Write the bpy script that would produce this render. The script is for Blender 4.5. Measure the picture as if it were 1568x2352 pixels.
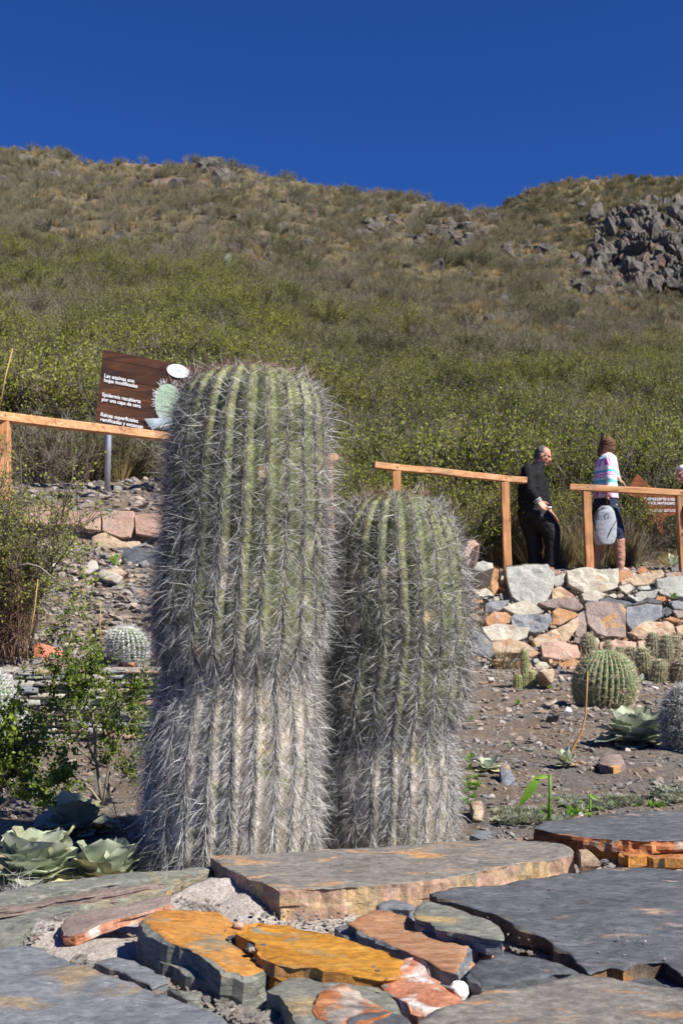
import bpy, math, random
import numpy as np
from mathutils import Vector

for o in list(bpy.data.objects): bpy.data.objects.remove(o, do_unlink=True)
scn = bpy.context.scene
COL = scn.collection
rnd = random.Random(7)
rng = np.random.default_rng(11)

# ------------------------------------------------------------------ camera
F = 2522.0                      # focal length in pixels of a 1568 x 2352 picture
PITCH = math.radians(5.7)
cam_d = bpy.data.cameras.new('camera'); cam = bpy.data.objects.new('camera', cam_d); COL.objects.link(cam)
cam_d.sensor_fit = 'VERTICAL'; cam_d.sensor_height = 23.5
cam_d.lens = F / 2352 * 23.5
cam.location = (0, 0, 0); cam.rotation_euler = (math.pi/2 + PITCH, 0, 0)
cam_d.clip_start = 0.05; cam_d.clip_end = 3000
cam_d.dof.use_dof = True; cam_d.dof.focus_distance = 2.55; cam_d.dof.aperture_fstop = 10
scn.camera = cam

# ------------------------------------------------------------------ world, sun, exposure
SUN = Vector((0.58, -0.41, 0.70)).normalized()
elev = math.asin(SUN.z); azim = math.atan2(SUN.x, SUN.y)
w = bpy.data.worlds.new('World'); scn.world = w; w.use_nodes = True
nt = w.node_tree; nt.nodes.clear()
sky = nt.nodes.new('ShaderNodeTexSky'); sky.sky_type = 'NISHITA'; sky.sun_disc = False
sky.sun_elevation = elev; sky.sun_rotation = azim
sky.altitude = 2600; sky.air_density = 1.0; sky.dust_density = 0.0; sky.ozone_density = 6.0
tint = nt.nodes.new('ShaderNodeMix'); tint.data_type = 'RGBA'; tint.blend_type = 'MULTIPLY'; tint.inputs[0].default_value = 1
tint.inputs[7].default_value = (.155, .325, .62, 1)      # the deep, clear mountain blue of the photograph
bg = nt.nodes.new('ShaderNodeBackground'); bg.inputs['Strength'].default_value = 0.10
wo = nt.nodes.new('ShaderNodeOutputWorld')
nt.links.new(sky.outputs[0], tint.inputs[6]); nt.links.new(tint.outputs[2], bg.inputs[0]); nt.links.new(bg.outputs[0], wo.inputs[0])
sl = bpy.data.lights.new('sun', 'SUN'); sl.energy = 4.7; sl.angle = math.radians(0.53); sl.color = (1.0, 0.95, 0.87)
so = bpy.data.objects.new('sun', sl); COL.objects.link(so)
so.rotation_euler = SUN.to_track_quat('Z', 'Y').to_euler(); so.location = (20, -20, 30)
scn.view_settings.view_transform = 'Standard'; scn.view_settings.look = 'None'
scn.view_settings.exposure = 1.0; scn.view_settings.gamma = 1.0
scn.view_settings.use_curve_mapping = False
scn.render.engine = 'CYCLES'

# ------------------------------------------------------------------ helpers
cp, sp = math.cos(PITCH), math.sin(PITCH)
def P(u, v, y):
    a = (u-784)/F; b = (1176-v)/F
    dy = cp - b*sp; dz = sp + b*cp
    k = y/dy
    return np.array((a*k, y, dz*k))
def Pz(u, v, z):                      # where the line of sight meets the level z
    a = (u-784)/F; b = (1176-v)/F
    k = z/(sp + b*cp)
    return np.array((a*k, (cp-b*sp)*k, z))
def uv_of(p):
    x, y, z = p
    d = y*cp + z*sp; h = -y*sp + z*cp
    return 784 + F*x/d, 1176 - F*h/d
def hash3(ix, iy, iz, seed):
    n = (ix.astype(np.int64)*374761393 + iy.astype(np.int64)*668265263 + iz.astype(np.int64)*2147483647 + seed*1274126177) & 0xffffffff
    n = ((n ^ (n >> 13))*1274126177) & 0xffffffff
    n = (n ^ (n >> 16)) & 0xffffff
    return n/float(0xffffff)
def vnoise(p, seed=0):
    p = np.asarray(p, float); i = np.floor(p).astype(np.int64); f = p-i; f = f*f*(3-2*f)
    r = 0
    for dx in (0, 1):
        for dy in (0, 1):
            for dz in (0, 1):
                wgt = (f[..., 0] if dx else 1-f[..., 0])*(f[..., 1] if dy else 1-f[..., 1])*(f[..., 2] if dz else 1-f[..., 2])
                r = r + wgt*hash3(i[..., 0]+dx, i[..., 1]+dy, i[..., 2]+dz, seed)
    return r*2-1
def fbm(p, oct=4, seed=0):
    p = np.asarray(p, float); r = 0; a = 1; t = 0
    for k in range(oct):
        r = r + a*vnoise(p*(2.03**k), seed+k*17); t += a; a *= .5
    return r/t
def n2(x, y, s=1.0, oct=4, seed=0):
    x, y = np.broadcast_arrays(np.asarray(x, float), np.asarray(y, float))
    return fbm(np.stack([x*s, y*s, np.zeros_like(x)+seed*.37], -1), oct, seed)
def sstep(a, b, x):
    t = np.clip((np.asarray(x, float)-a)/(b-a), 0, 1); return t*t*(3-2*t)

def mesh_np(name, V, F_, mats, mi=None, smooth=False, col=None):
    """F_ : array (n,3) or (n,4), or a list of such arrays"""
    me = bpy.data.meshes.new(name)
    V = np.asarray(V, np.float32).reshape(-1, 3)
    if not isinstance(F_, list): F_ = [F_]
    F_ = [np.asarray(f, np.int32) for f in F_ if len(f)]
    loops = np.concatenate([f.ravel() for f in F_]); sizes = np.concatenate([np.full(len(f), f.shape[1], np.int32) for f in F_])
    starts = np.concatenate([[0], np.cumsum(sizes)[:-1]]).astype(np.int32)
    me.vertices.add(len(V)); me.vertices.foreach_set('co', V.ravel())
    me.loops.add(len(loops)); me.loops.foreach_set('vertex_index', loops)
    me.polygons.add(len(sizes)); me.polygons.foreach_set('loop_start', starts); me.polygons.foreach_set('loop_total', sizes)
    if mi is not None: me.polygons.foreach_set('material_index', np.asarray(mi, np.int32))
    me.polygons.foreach_set('use_smooth', np.full(len(sizes), bool(smooth)))
    if not isinstance(mats, (list, tuple)): mats = [mats]
    for m in mats: me.materials.append(m)
    if col is not None:
        a = me.color_attributes.new('col', 'FLOAT_COLOR', 'POINT')
        c = np.ones((len(V), 4), np.float32); c[:, :3] = col; a.data.foreach_set('color', c.ravel())
    me.update(); me.validate()
    return me
def tag(o, label=None, cat=None, group=None, kind=None):
    if label: o['label'] = label
    if cat: o['category'] = cat
    if group: o['group'] = group
    if kind: o['kind'] = kind
    return o
def empty(name, loc, label, cat, group=None):
    o = bpy.data.objects.new(name, None); COL.objects.link(o); o.location = [float(c) for c in loc]; o.empty_display_size = .1
    return tag(o, label, cat, group)
def part(name, th, me, **k):
    """me holds world coordinates when k.pop('world')"""
    o = bpy.data.objects.new(name, me); COL.objects.link(o)
    if th is not None: o.parent = th
    return tag(o, **k)
def top_of(th):
    l = Vector(th.location)
    while th.parent: th = th.parent; l += Vector(th.location)
    return np.array(l)
def wpart(name, th, V, F_, mat, **k):      # world coordinates in, local mesh out; origin at the thing's base
    kw = {q: k.pop(q) for q in ('mi', 'smooth', 'col') if q in k}
    V = np.asarray(V, float).reshape(-1, 3)
    if th is None:
        b = np.array(((V[:, 0].min()+V[:, 0].max())/2, (V[:, 1].min()+V[:, 1].max())/2, V[:, 2].min()))
        o = part(name, None, mesh_np(name, V-b, F_, mat, **kw), **k); o.location = b; return o
    return part(name, th, mesh_np(name, V-top_of(th), F_, mat, **kw), **k)
class MB:                                  # collects shapes
    def __init__(s): s.V = []; s.T = []; s.Q = []; s.n = 0; s.mt = []; s.mq = []
    def add(s, V, Fq=None, Ft=None, m=0):
        V = np.asarray(V, float).reshape(-1, 3)
        if Fq is not None and len(Fq): s.Q.append(np.asarray(Fq)+s.n); s.mq += [m]*len(Fq)
        if Ft is not None and len(Ft): s.T.append(np.asarray(Ft)+s.n); s.mt += [m]*len(Ft)
        s.V.append(V); s.n += len(V)
    def get(s):
        fs = []
        if s.T: fs.append(np.concatenate(s.T))
        if s.Q: fs.append(np.concatenate(s.Q))
        return np.concatenate(s.V), fs, s.mt+s.mq
    def obj(s, name, th, mat, **k):
        V, fs, mi = s.get(); return wpart(name, th, V, fs, mat, mi=mi, **k)
    def box(s, c, sx, sy, sz, ax=None, m=0):
        A = np.eye(3) if ax is None else np.asarray(ax, float)
        v = [np.asarray(c)+A[0]*i*sx/2+A[1]*j*sy/2+A[2]*k*sz/2 for k in (-1, 1) for j in (-1, 1) for i in (-1, 1)]
        s.add(v, [(0, 2, 3, 1), (4, 5, 7, 6), (0, 1, 5, 4), (2, 6, 7, 3), (0, 4, 6, 2), (1, 3, 7, 5)], m=m)
    def tube(s, pts, rad, n=6, m=0, cap=True):
        pts = np.asarray(pts, float); rad = np.broadcast_to(np.asarray(rad, float), (len(pts),))
        T = np.gradient(pts, axis=0); T /= np.linalg.norm(T, axis=1)[:, None]+1e-12
        up = np.array((0, 0, 1.)) if abs(T[0][2]) < .9 else np.array((1., 0, 0))
        V = []
        for p, t, r in zip(pts, T, rad):
            a = np.cross(t, up); a /= np.linalg.norm(a)+1e-12; b = np.cross(t, a)
            th = np.arange(n)*2*math.pi/n
            V.append(p+r*(np.cos(th)[:, None]*a+np.sin(th)[:, None]*b))
        V = np.concatenate(V); q = []
        for i in range(len(pts)-1):
            for j in range(n): q.append((i*n+j, i*n+(j+1) % n, (i+1)*n+(j+1) % n, (i+1)*n+j))
        t = []
        if cap:
            V = np.concatenate([V, pts[:1], pts[-1:]]); c0 = len(V)-2
            for j in range(n): t.append((c0, (j+1) % n, j)); t.append((c0+1, (len(pts)-1)*n+j, (len(pts)-1)*n+(j+1) % n))
        s.add(V, q, t, m)
    def ball(s, c, r, ax=None, n=12, m=0):
        r = np.broadcast_to(np.asarray(r, float), (3,)); A = np.eye(3) if ax is None else np.asarray(ax, float)
        V = [(0, 0, 1)]; k = n//2
        for i in range(1, k):
            for j in range(n):
                a = math.pi*i/k; b = 2*math.pi*j/n; V.append((math.sin(a)*math.cos(b), math.sin(a)*math.sin(b), math.cos(a)))
        V.append((0, 0, -1)); V = np.array(V)*r; V = np.asarray(c)+V@A
        t = [(0, 1+j, 1+(j+1) % n) for j in range(n)]; L = 1+(k-2)*n
        t += [(L+n, L+(j+1) % n, L+j) for j in range(n)]
        q = [(1+i*n+j, 1+(i+1)*n+j, 1+(i+1)*n+(j+1) % n, 1+i*n+(j+1) % n) for i in range(k-2) for j in range(n)]
        s.add(V, q, t, m)

# ------------------------------------------------------------------ materials
def srgb(r, g, b):
    f = lambda c: (c/255/12.92) if c/255 <= .04045 else ((c/255+.055)/1.055)**2.4
    return (f(r), f(g), f(b))
def new_mat(name):
    m = bpy.data.materials.new(name); m.use_nodes = True; t = m.node_tree; t.nodes.clear()
    o = t.nodes.new('ShaderNodeOutputMaterial'); b = t.nodes.new('ShaderNodeBsdfPrincipled')
    t.links.new(b.outputs[0], o.inputs[0]); b.inputs['Specular IOR Level'].default_value = .25
    return m, t, b
def noise_node(t, vec, scale, detail=6, rough=.55, dist=0.0):
    n = t.nodes.new('ShaderNodeTexNoise'); n.inputs['Scale'].default_value = scale; n.inputs['Detail'].default_value = detail
    n.inputs['Roughness'].default_value = rough; n.inputs['Distortion'].default_value = dist
    t.links.new(vec, n.inputs['Vector']); return n
def ramp(t, fac, stops):
    r = t.nodes.new('ShaderNodeValToRGB'); e = r.color_ramp.elements
    while len(e) < len(stops): e.new(.5)
    for k, (p, c) in enumerate(stops): e[k].position = p; e[k].color = (*c, 1)
    t.links.new(fac, r.inputs[0]); return r
def coords(t, sx=1, sy=1, sz=1, rand=True, rot=(0, 0, 0)):
    tc = t.nodes.new('ShaderNodeTexCoord'); mp = t.nodes.new('ShaderNodeMapping'); mp.inputs['Scale'].default_value = (sx, sy, sz)
    mp.inputs['Rotation'].default_value = rot
    t.links.new(tc.outputs['Object'], mp.inputs['Vector'])
    if rand:
        oi = t.nodes.new('ShaderNodeObjectInfo'); mu = t.nodes.new('ShaderNodeMath'); mu.operation = 'MULTIPLY'; mu.inputs[1].default_value = 37
        cb = t.nodes.new('ShaderNodeCombineXYZ'); t.links.new(oi.outputs['Random'], mu.inputs[0])
        for k in range(3): t.links.new(mu.outputs[0], cb.inputs[k])
        ad = t.nodes.new('ShaderNodeVectorMath'); ad.operation = 'ADD'
        t.links.new(mp.outputs[0], ad.inputs[0]); t.links.new(cb.outputs[0], ad.inputs[1]); return ad.outputs[0]
    return mp.outputs[0]
def mixc(t, fac, a, b, mode='MIX'):
    m = t.nodes.new('ShaderNodeMix'); m.data_type = 'RGBA'; m.blend_type = mode
    if isinstance(fac, (int, float)): m.inputs[0].default_value = fac
    else: t.links.new(fac, m.inputs[0])
    for s, x in ((6, a), (7, b)):
        if isinstance(x, tuple): m.inputs[s].default_value = (*x, 1)
        else: t.links.new(x, m.inputs[s])
    return m.outputs[2]
def bump(t, b, h, strength=.5, dist=.01):
    n = t.nodes.new('ShaderNodeBump'); n.inputs['Strength'].default_value = strength; n.inputs['Distance'].default_value = dist
    t.links.new(h, n.inputs['Height']); t.links.new(n.outputs[0], b.inputs['Normal'])
def stone(name, stops, scale=6, stretch=(1, 1, 1), patch=None, pscale=3, pth=(.52, .60), bscale=40, bdist=.004, rough=.85, rot=(0, 0, 0), fine=(.62, 1.3), pst=(1, 1, 1), tex=1.0):
    m, t, b = new_mat(name); b.inputs['Roughness'].default_value = rough
    v = coords(t, *stretch, rot=rot)
    n = noise_node(t, v, scale*tex, 10, .68, .3); k = len(stops)
    r = ramp(t, n.outputs[0], [(.30+.42*i/(k-1), c) for i, c in enumerate(stops)])
    out = r.outputs[0]
    if patch:
        v2 = coords(t, *pst, rot=rot)
        pn = noise_node(t, v2, pscale, 5, .6, .8)
        pr = ramp(t, pn.outputs[0], [(pth[0], (0, 0, 0)), (pth[1], (1, 1, 1))])
        pc = patch if len(patch) == 3 and not isinstance(patch[0], tuple) else None
        if pc is None:
            n3 = noise_node(t, v, scale*2.3, 4); pc = ramp(t, n3.outputs[0], [(.35, patch[0]), (.65, patch[1])]).outputs[0]
        out = mixc(t, pr.outputs[0], out, pc)
    fn = noise_node(t, v, bscale*1.7, 6, .7)
    fr = ramp(t, fn.outputs[0], [(.3, (fine[0],)*3), (.7, (fine[1],)*3)])
    out = mixc(t, 1.0, out, fr.outputs[0], 'MULTIPLY')
    t.links.new(out, b.inputs['Base Color'])
    if tex > 1:
        sp_ = noise_node(t, coords(t), scale*tex*9, 5, .75); sr = ramp(t, sp_.outputs[0], [(.60, (1, 1, 1)), (.70, (1.7, 1.65, 1.55))]); out = mixc(t, 1.0, out, sr.outputs[0], 'MULTIPLY')
        md = noise_node(t, v, scale*tex*3, 6, .7); mr = ramp(t, md.outputs[0], [(.34, (.72,)*3), (.66, (1.22,)*3)]); out = mixc(t, 1.0, out, mr.outputs[0], 'MULTIPLY'); t.links.new(out, b.inputs['Base Color'])
    bn = noise_node(t, v, bscale, 12, .72); bump(t, b, bn.outputs[0], 1.0, bdist*1.6)
    return m
def plain(name, c, rough=.7, var=.15, scale=20, spec=.25, rnd_val=0.0, metal=0, bumpd=0):
    m, t, b = new_mat(name); b.inputs['Roughness'].default_value = rough; b.inputs['Specular IOR Level'].default_value = spec; b.inputs['Metallic'].default_value = metal
    v = coords(t); n = noise_node(t, v, scale, 4)
    lo = tuple(x*(1-var) for x in c); hi = tuple(x*(1+var) for x in c)
    out = ramp(t, n.outputs[0], [(.3, lo), (.7, hi)]).outputs[0]
    t.links.new(out, b.inputs['Base Color'])
    if bumpd: bump(t, b, n.outputs[0], .6, bumpd)
    return m
def leafmat(name, c1, c2, scale=1.5, rough=.55, trans=.3, c3=None, even=False):
    """leaf colour varies by plant and by place within the crown"""
    m, t, b = new_mat(name); b.inputs['Roughness'].default_value = rough
    v = coords(t); n = noise_node(t, v, scale, 5, .7)
    r = ramp(t, n.outputs[0], [(.38, c1), (.62, c2)])
    oi = t.nodes.new('ShaderNodeObjectInfo')
    rr = ramp(t, oi.outputs['Random'], [(0, (.88,)*3), (1, (1.08,)*3)] if even else [(0, (.66, .70, .72)), (.35, (.92, .94, .92)), (.7, (1.05, 1.05, 1.0)), (1, c3 or (1.3, 1.2, 1.0))])
    out = mixc(t, 1.0, r.outputs[0], rr.outputs[0], 'MULTIPLY')
    t.links.new(out, b.inputs['Base Color'])
    tr = t.nodes.new('ShaderNodeBsdfTranslucent'); t.links.new(out, tr.inputs[0])
    mx = t.nodes.new('ShaderNodeMixShader'); mx.inputs[0].default_value = trans
    o = [q for q in t.nodes if q.type == 'OUTPUT_MATERIAL'][0]
    t.links.new(b.outputs[0], mx.inputs[1]); t.links.new(tr.outputs[0], mx.inputs[2]); t.links.new(mx.outputs[0], o.inputs[0])
    return m
def attrmat(name, rough=.6, spec=.3, nscale=0, bumpd=0, amp=.25):
    m, t, b = new_mat(name); b.inputs['Roughness'].default_value = rough; b.inputs['Specular IOR Level'].default_value = spec
    a = t.nodes.new('ShaderNodeAttribute'); a.attribute_name = 'col'; out = a.outputs['Color']
    if nscale:
        n = noise_node(t, coords(t), nscale, 6, .65)
        out = mixc(t, 1.0, out, ramp(t, n.outputs[0], [(.3, (1-amp,)*3), (.7, (1+amp,)*3)]).outputs[0], 'MULTIPLY')
        if bumpd: bump(t, b, n.outputs[0], .7, bumpd)
    t.links.new(out, b.inputs['Base Color']); return m

S = srgb
M = {}
M['slate'] = stone('slate', [(.045, .05, .058), (.085, .09, .10), (.13, .135, .145)], 7, (1, 1, 2), patch=((.30, .15, .07), (.20, .16, .12)), pscale=11, pth=(.60, .70), tex=2.5, rough=.6, bdist=.003)
M['slate_streak'] = stone('slate_streak', [(.06, .064, .072), (.10, .105, .115), (.15, .155, .165)], 6, (1, 2.0, 2), patch=((.38, .22, .12), (.45, .38, .32)), pscale=7, pth=(.60, .72), tex=2.5, rough=.55, bdist=.0025, rot=(0, 0, .5), pst=(1, 2.2, 1))
M['slate_brown'] = stone('slate_brown', [(.12, .11, .10), (.19, .175, .155), (.26, .23, .19)], 7, (1, 1.5, 2), patch=((.45, .24, .10), (.36, .24, .14)), pscale=8, pth=(.56, .66), tex=2.8, rough=.65, bdist=.003, rot=(0, 0, -.2), pst=(1, 2.2, 1))
M['slate_green'] = stone('slate_green', [(.11, .12, .105), (.19, .195, .165), (.26, .25, .20)], 8, (1, 1.6, 3), patch=((.40, .27, .12), (.28, .25, .16)), pscale=10, pth=(.56, .66), tex=2.2, rough=.7)
M['slate_blue'] = stone('slate_blue', [(.13, .14, .155), (.18, .19, .205), (.22, .225, .235)], 4, (1, 1.5, 2), patch=((.30, .22, .13), (.26, .21, .15)), pscale=6, pth=(.60, .66), tex=2.8, rough=.6)
M['ochre'] = stone('ochre', [(.34, .14, .035), (.46, .21, .045), (.50, .27, .09)], 7, (1, 2, 2), patch=((.20, .18, .13), (.30, .20, .10)), pscale=11, pth=(.56, .64), tex=2.4, rough=.7)
M['yellow'] = stone('yellow', [(.30, .12, .02), (.44, .20, .024), (.48, .26, .05)], 6, (1, 2, 2), patch=(.25, .22, .14), pscale=12, pth=(.62, .68), tex=2.4, rough=.7)
M['rust'] = stone('rust', [(.20, .07, .03), (.38, .14, .05), (.55, .28, .14)], 9, (1, 1.5, 2), patch=((.13, .12, .11), (.48, .40, .32)), pscale=12, pth=(.54, .62), tex=2)
M['rust_streak'] = stone('rust_streak', [(.14, .12, .10), (.36, .17, .08), (.46, .27, .16), (.20, .17, .15)], 14, (1, 3.2, 2), rough=.75, rot=(0, 0, .4), bdist=.005)
M['pinkrock'] = stone('pinkrock', [(.32, .19, .14), (.44, .29, .22), (.52, .38, .31)], 5, (1, 1, 1), patch=(.30, .26, .23), pscale=4, pth=(.6, .7))
M['redrock'] = stone('redrock', [(.32, .08, .05), (.46, .15, .09), (.52, .22, .15)], 5)
M['redwhite'] = stone('redwhite', [(.40, .13, .06), (.52, .24, .14), (.60, .36, .26)], 8, patch=((.62, .55, .50), (.70, .64, .60)), pscale=14, pth=(.52, .60), tex=2, bdist=.006)
M['pale'] = stone('pale', [(.30, .27, .21), (.46, .42, .34), (.58, .54, .47)], 6, (1, 1, 2), patch=((.42, .26, .13), (.30, .28, .25)), pscale=5, pth=(.55, .66), bscale=25, bdist=.012)
M['greystone'] = stone('greystone', [(.25, .25, .22), (.34, .34, .30), (.42, .41, .36)], 4, (1, 1, 1), patch=(.45, .40, .30), pscale=3, pth=(.6, .7), bscale=25, bdist=.008)
M['tanstone'] = stone('tanstone', [(.30, .21, .13), (.44, .33, .22), (.55, .46, .36)], 5, (1, 1, 2), patch=((.45, .20, .08), (.20, .18, .16)), pscale=4, pth=(.54, .64), bscale=25, bdist=.010)
M['taupe'] = stone('taupe', [(.17, .13, .11), (.26, .20, .17), (.32, .27, .24)], 3, patch=((.45, .24, .08), (.38, .22, .10)), pscale=2.5, pth=(.58, .64), bscale=25, bdist=.008)
M['mortar'] = stone('mortar', [(.46, .39, .33), (.58, .51, .45), (.66, .60, .55)], 20, patch=((.64, .60, .57), (.34, .29, .25)), pscale=14, pth=(.55, .66), bscale=90, bdist=.010, rough=.95)
M['farmortar'] = stone('farmortar', [(.42, .37, .30), (.54, .49, .41), (.62, .58, .51)], 6, bscale=20, bdist=.03, rough=.95)
M['earth'] = stone('earth', [(.19, .14, .098), (.28, .215, .155), (.37, .295, .22)], 2.6, patch=((.19, .17, .155), (.28, .25, .22)), pscale=2.2, pth=(.48, .62), bscale=22, bdist=.05, rough=.95)
M['hillearth'] = stone('hillearth', [(.13, .11, .065), (.20, .165, .10), (.28, .22, .14)], .16, patch=((.34, .20, .14), (.26, .22, .18)), pscale=.09, pth=(.56, .66), bscale=1.2, bdist=.8, rough=.95)
M['hillrock'] = stone('hillrock', [(.085, .075, .063), (.15, .135, .115), (.24, .22, .19)], .6, patch=((.30, .18, .13), (.22, .15, .11)), pscale=.35, pth=(.58, .66), bscale=2.5, bdist=.5, rough=.9)
M['orangestone'] = stone('orangestone', [(.28, .15, .08), (.40, .22, .10), (.48, .34, .22)], 5, patch=((.45, .18, .06), (.30, .27, .24)), pscale=5, pth=(.5, .62), bscale=25, bdist=.010)
M['pinktan'] = stone('pinktan', [(.22, .13, .09), (.36, .23, .16), (.46, .34, .27)], 12, patch=((.26, .22, .16), (.50, .34, .16)), pscale=12, pth=(.50, .60), tex=2)
M['rustdark'] = stone('rustdark', [(.05, .045, .04), (.11, .085, .065), (.17, .13, .09)], 9, patch=((.32, .13, .04), (.22, .13, .06)), pscale=10, pth=(.55, .63), tex=2)
M['chip'] = None
def chipmat():
    m, t, b = new_mat('stone_chip'); b.inputs['Roughness'].default_value = .85
    oi = t.nodes.new('ShaderNodeObjectInfo')
    r = ramp(t, oi.outputs['Random'], [(0, (.12, .11, .105)), (.22, (.20, .19, .18)), (.42, (.26, .20, .155)), (.6, (.17, .15, .135)), (.72, (.34, .28, .23)), (.84, (.24, .22, .21)), (.94, (.29, .19, .12)), (1, (.50, .46, .42))])
    n = noise_node(t, coords(t), 40, 5)
    out = mixc(t, 1.0, r.outputs[0], ramp(t, n.outputs[0], [(.3, (.7,)*3), (.7, (1.3,)*3)]).outputs[0], 'MULTIPLY')
    t.links.new(out, b.inputs['Base Color']); bump(t, b, n.outputs[0], .7, .004); return m
M['chip'] = chipmat()
def woodmat(name, stops, sc=3.0, axis=0):
    m, t, b = new_mat(name); b.inputs['Roughness'].default_value = .7
    st = [14, 14, 14]; st[axis] = 1
    v = coords(t, *st); n = noise_node(t, v, sc, 6, .6, .8); r = ramp(t, n.outputs[0], [(.28+.45*i/(len(stops)-1), c) for i, c in enumerate(stops)])
    v2 = coords(t); n2_ = noise_node(t, v2, 2.5, 3); r2 = ramp(t, n2_.outputs[0], [(.3, (.62, .66, .72)), (.48, (1, 1, 1)), (.7, (1.15,)*3)])
    t.links.new(mixc(t, 1.0, r.outputs[0], r2.outputs[0], 'MULTIPLY'), b.inputs['Base Color']); bump(t, b, n.outputs[0], .4, .002); return m
M['railwood_x'] = woodmat('rail_timber', [(.16, .07, .035), (.44, .21, .09), (.54, .30, .15), (.58, .36, .20)], 2.0, 0)
M['railwood_z'] = woodmat('post_timber', [(.15, .06, .03), (.44, .19, .075), (.52, .27, .12), (.56, .33, .17)], 2.0, 2)
M['signwood'] = woodmat('dark_stained_plank', [(.012, .008, .010), (.045, .018, .010), (.075, .030, .014), (.14, .048, .018)], .8, 0)
M['redwood'] = woodmat('red_stained_board', [(.12, .03, .012), (.22, .06, .022), (.30, .09, .035)], 1.5, 0)
M['palechip'] = stone('pale_crumb', [(.24, .21, .19), (.42, .38, .34), (.60, .56, .52)], .9, fine=(.8, 1.2))
M['white'] = plain('white_paint', (.80, .80, .80), .5, .04)
M['whitespine'] = plain('painted_grey_white', (.52, .53, .55), .6, .15)
M['palegreen'] = plain('painted_pale_green', (.34, .46, .33), .6, .12, 8)
M['paleblue'] = plain('painted_pale_blue', (.42, .52, .56), .6, .12, 8)
M['ink'] = plain('dark_ink', (.02, .03, .03), .6)
M['steel'] = plain('galvanised_steel', (.42, .45, .48), .45, .18, 8, .5, metal=.6)
M['cactusgreen'] = attrmat('cactus_skin', .55, .35, 28, .0015, .22)
M['spine'] = attrmat('cactus_spine', .45, .4)
M['twig'] = plain('grey_twig_bark', (.13, .10, .08), .85, .35, 10)
M['twig_red'] = plain('reddish_stem_bark', (.17, .075, .05), .8, .35, 10)
M['twig_pale'] = plain('pale_twig_bark', (.19, .165, .125), .85, .3, 10)
M['leaf_green'] = leafmat('olive_green_leaf', (.150, .180, .020), (.275, .295, .048), 1.2)
M['leaf_dark'] = leafmat('dark_green_leaf', (.055, .066, .018), (.115, .125, .035), 1.2)
M['leaf_olive'] = leafmat('dry_olive_leaf', (.125, .130, .042), (.25, .24, .09), 1.2)
M['leaf_silver'] = leafmat('silver_grey_leaf', (.20, .215, .15), (.32, .33, .25), 2.0)
M['straw'] = leafmat('dry_straw', (.32, .26, .13), (.48, .41, .24), 3.0, trans=.2)
M['dryred'] = leafmat('reddish_dry_grass', (.20, .14, .07), (.32, .23, .12), 3.0, trans=.2)
M['leaf_bright'] = leafmat('bright_small_leaf', (.11, .16, .02), (.24, .30, .045), 9, rough=.4)
M['leaf_fresh'] = leafmat('fresh_green_leaf', (.13, .26, .03), (.20, .36, .05), 9, rough=.4)
M['mullein'] = leafmat('woolly_sage_leaf', (.37, .42, .29), (.50, .54, .40), 8, rough=.9, trans=.35, even=True)
M['mullein_old'] = leafmat('yellowing_woolly_leaf', (.34, .34, .20), (.46, .42, .26), 10, rough=.8, trans=.15)
M['deadleaf'] = leafmat('dead_tan_leaf', (.36, .24, .12), (.50, .36, .20), 10, rough=.8, trans=.1)
# ------------------------------------------------------------------ ground of the garden
LY = [(-60, -1.5), (.74, -1.5), (.76, -.62), (5.53, -.60), (5.58, -.27), (8.4, .57), (8.74, .60), (8.80, .86), (11, 1.33), (13, 1.65), (17, 2.36)]
RY = [(-60, -1.5), (.74, -1.5), (.76, -.60), (6, -.58), (12.9, -.54), (13.98, .58), (14.1, .655), (14.5, .685), (16, .80), (17, 1.13)]
lx, lz = np.array(LY).T; rx, rz = np.array(RY).T
def G0(x, y):
    x = np.asarray(x, float); y = np.asarray(y, float)
    u = 784+F*x/np.maximum(y, .8)
    wgt = sstep(380, 1000, u)
    return np.interp(y, lx, lz)*(1-wgt)+np.interp(y, rx, rz)*wgt
def G(x, y):
    x, y = np.broadcast_arrays(np.asarray(x, float), np.asarray(y, float))
    a = sstep(2.2, 4, y)*(1-sstep(15, 17, y))
    u = 784+F*x/np.maximum(y, .8); a = a*(1-.75*sstep(1000, 1100, u)*sstep(12, 12.8, y))
    return G0(x, y)+a*(.05*n2(x, y, .9, 3, 5)+.022*n2(x, y, 5, 4, 9))+(y > .8)*(1-sstep(15, 17, y))*.012*n2(x, y, 14, 3, 3)
def hit(u, v, y0=1.2, y1=17):
    ys = np.linspace(y0, y1, 1600); a = P(u, v, 1.0); x = a[0]*ys; z = a[2]*ys
    g = G(x, ys); k = np.nonzero(z <= g)[0]
    i = k[0] if len(k) else len(ys)-1
    return np.array((x[i], ys[i], g[i]))
def grid_mesh(X, Y, Z):
    n, m = X.shape; V = np.stack([X, Y, Z], -1).reshape(-1, 3)
    i = np.arange(n-1)[:, None]*m+np.arange(m-1)[None]; i = i.ravel()
    return V, np.stack([i, i+1, i+m+1, i+m], -1)
yy = np.concatenate([[-400, -60, -10, -2, .3, .74, .76], np.linspace(1.0, 2.2, 12), np.arange(2.25, 9, .035), np.arange(9, 13.4, .07), np.arange(13.4, 17.01, .09)])
yy[-1] = 17.0
tt = np.concatenate([-np.geomspace(40, 1.02, 22), np.linspace(-1, 1, 330), np.geomspace(1.02, 40, 22)])
Yg, Tg = np.meshgrid(yy, tt, indexing='ij'); Xg = Tg*np.where(Yg < 1, 1.3, Yg*.36+.95)
V, q = grid_mesh(Xg, Yg, G(Xg, Yg)); q = q[:, ::-1]
wpart('ground', None, V, q, M['earth'], smooth=True, kind='structure')
farp = np.array([(-900, -400, -1.6), (900, -400, -1.6), (900, 17, -1.6), (900, 900, -1.6), (-900, 900, -1.6), (-900, 17, -1.6)])
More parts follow.
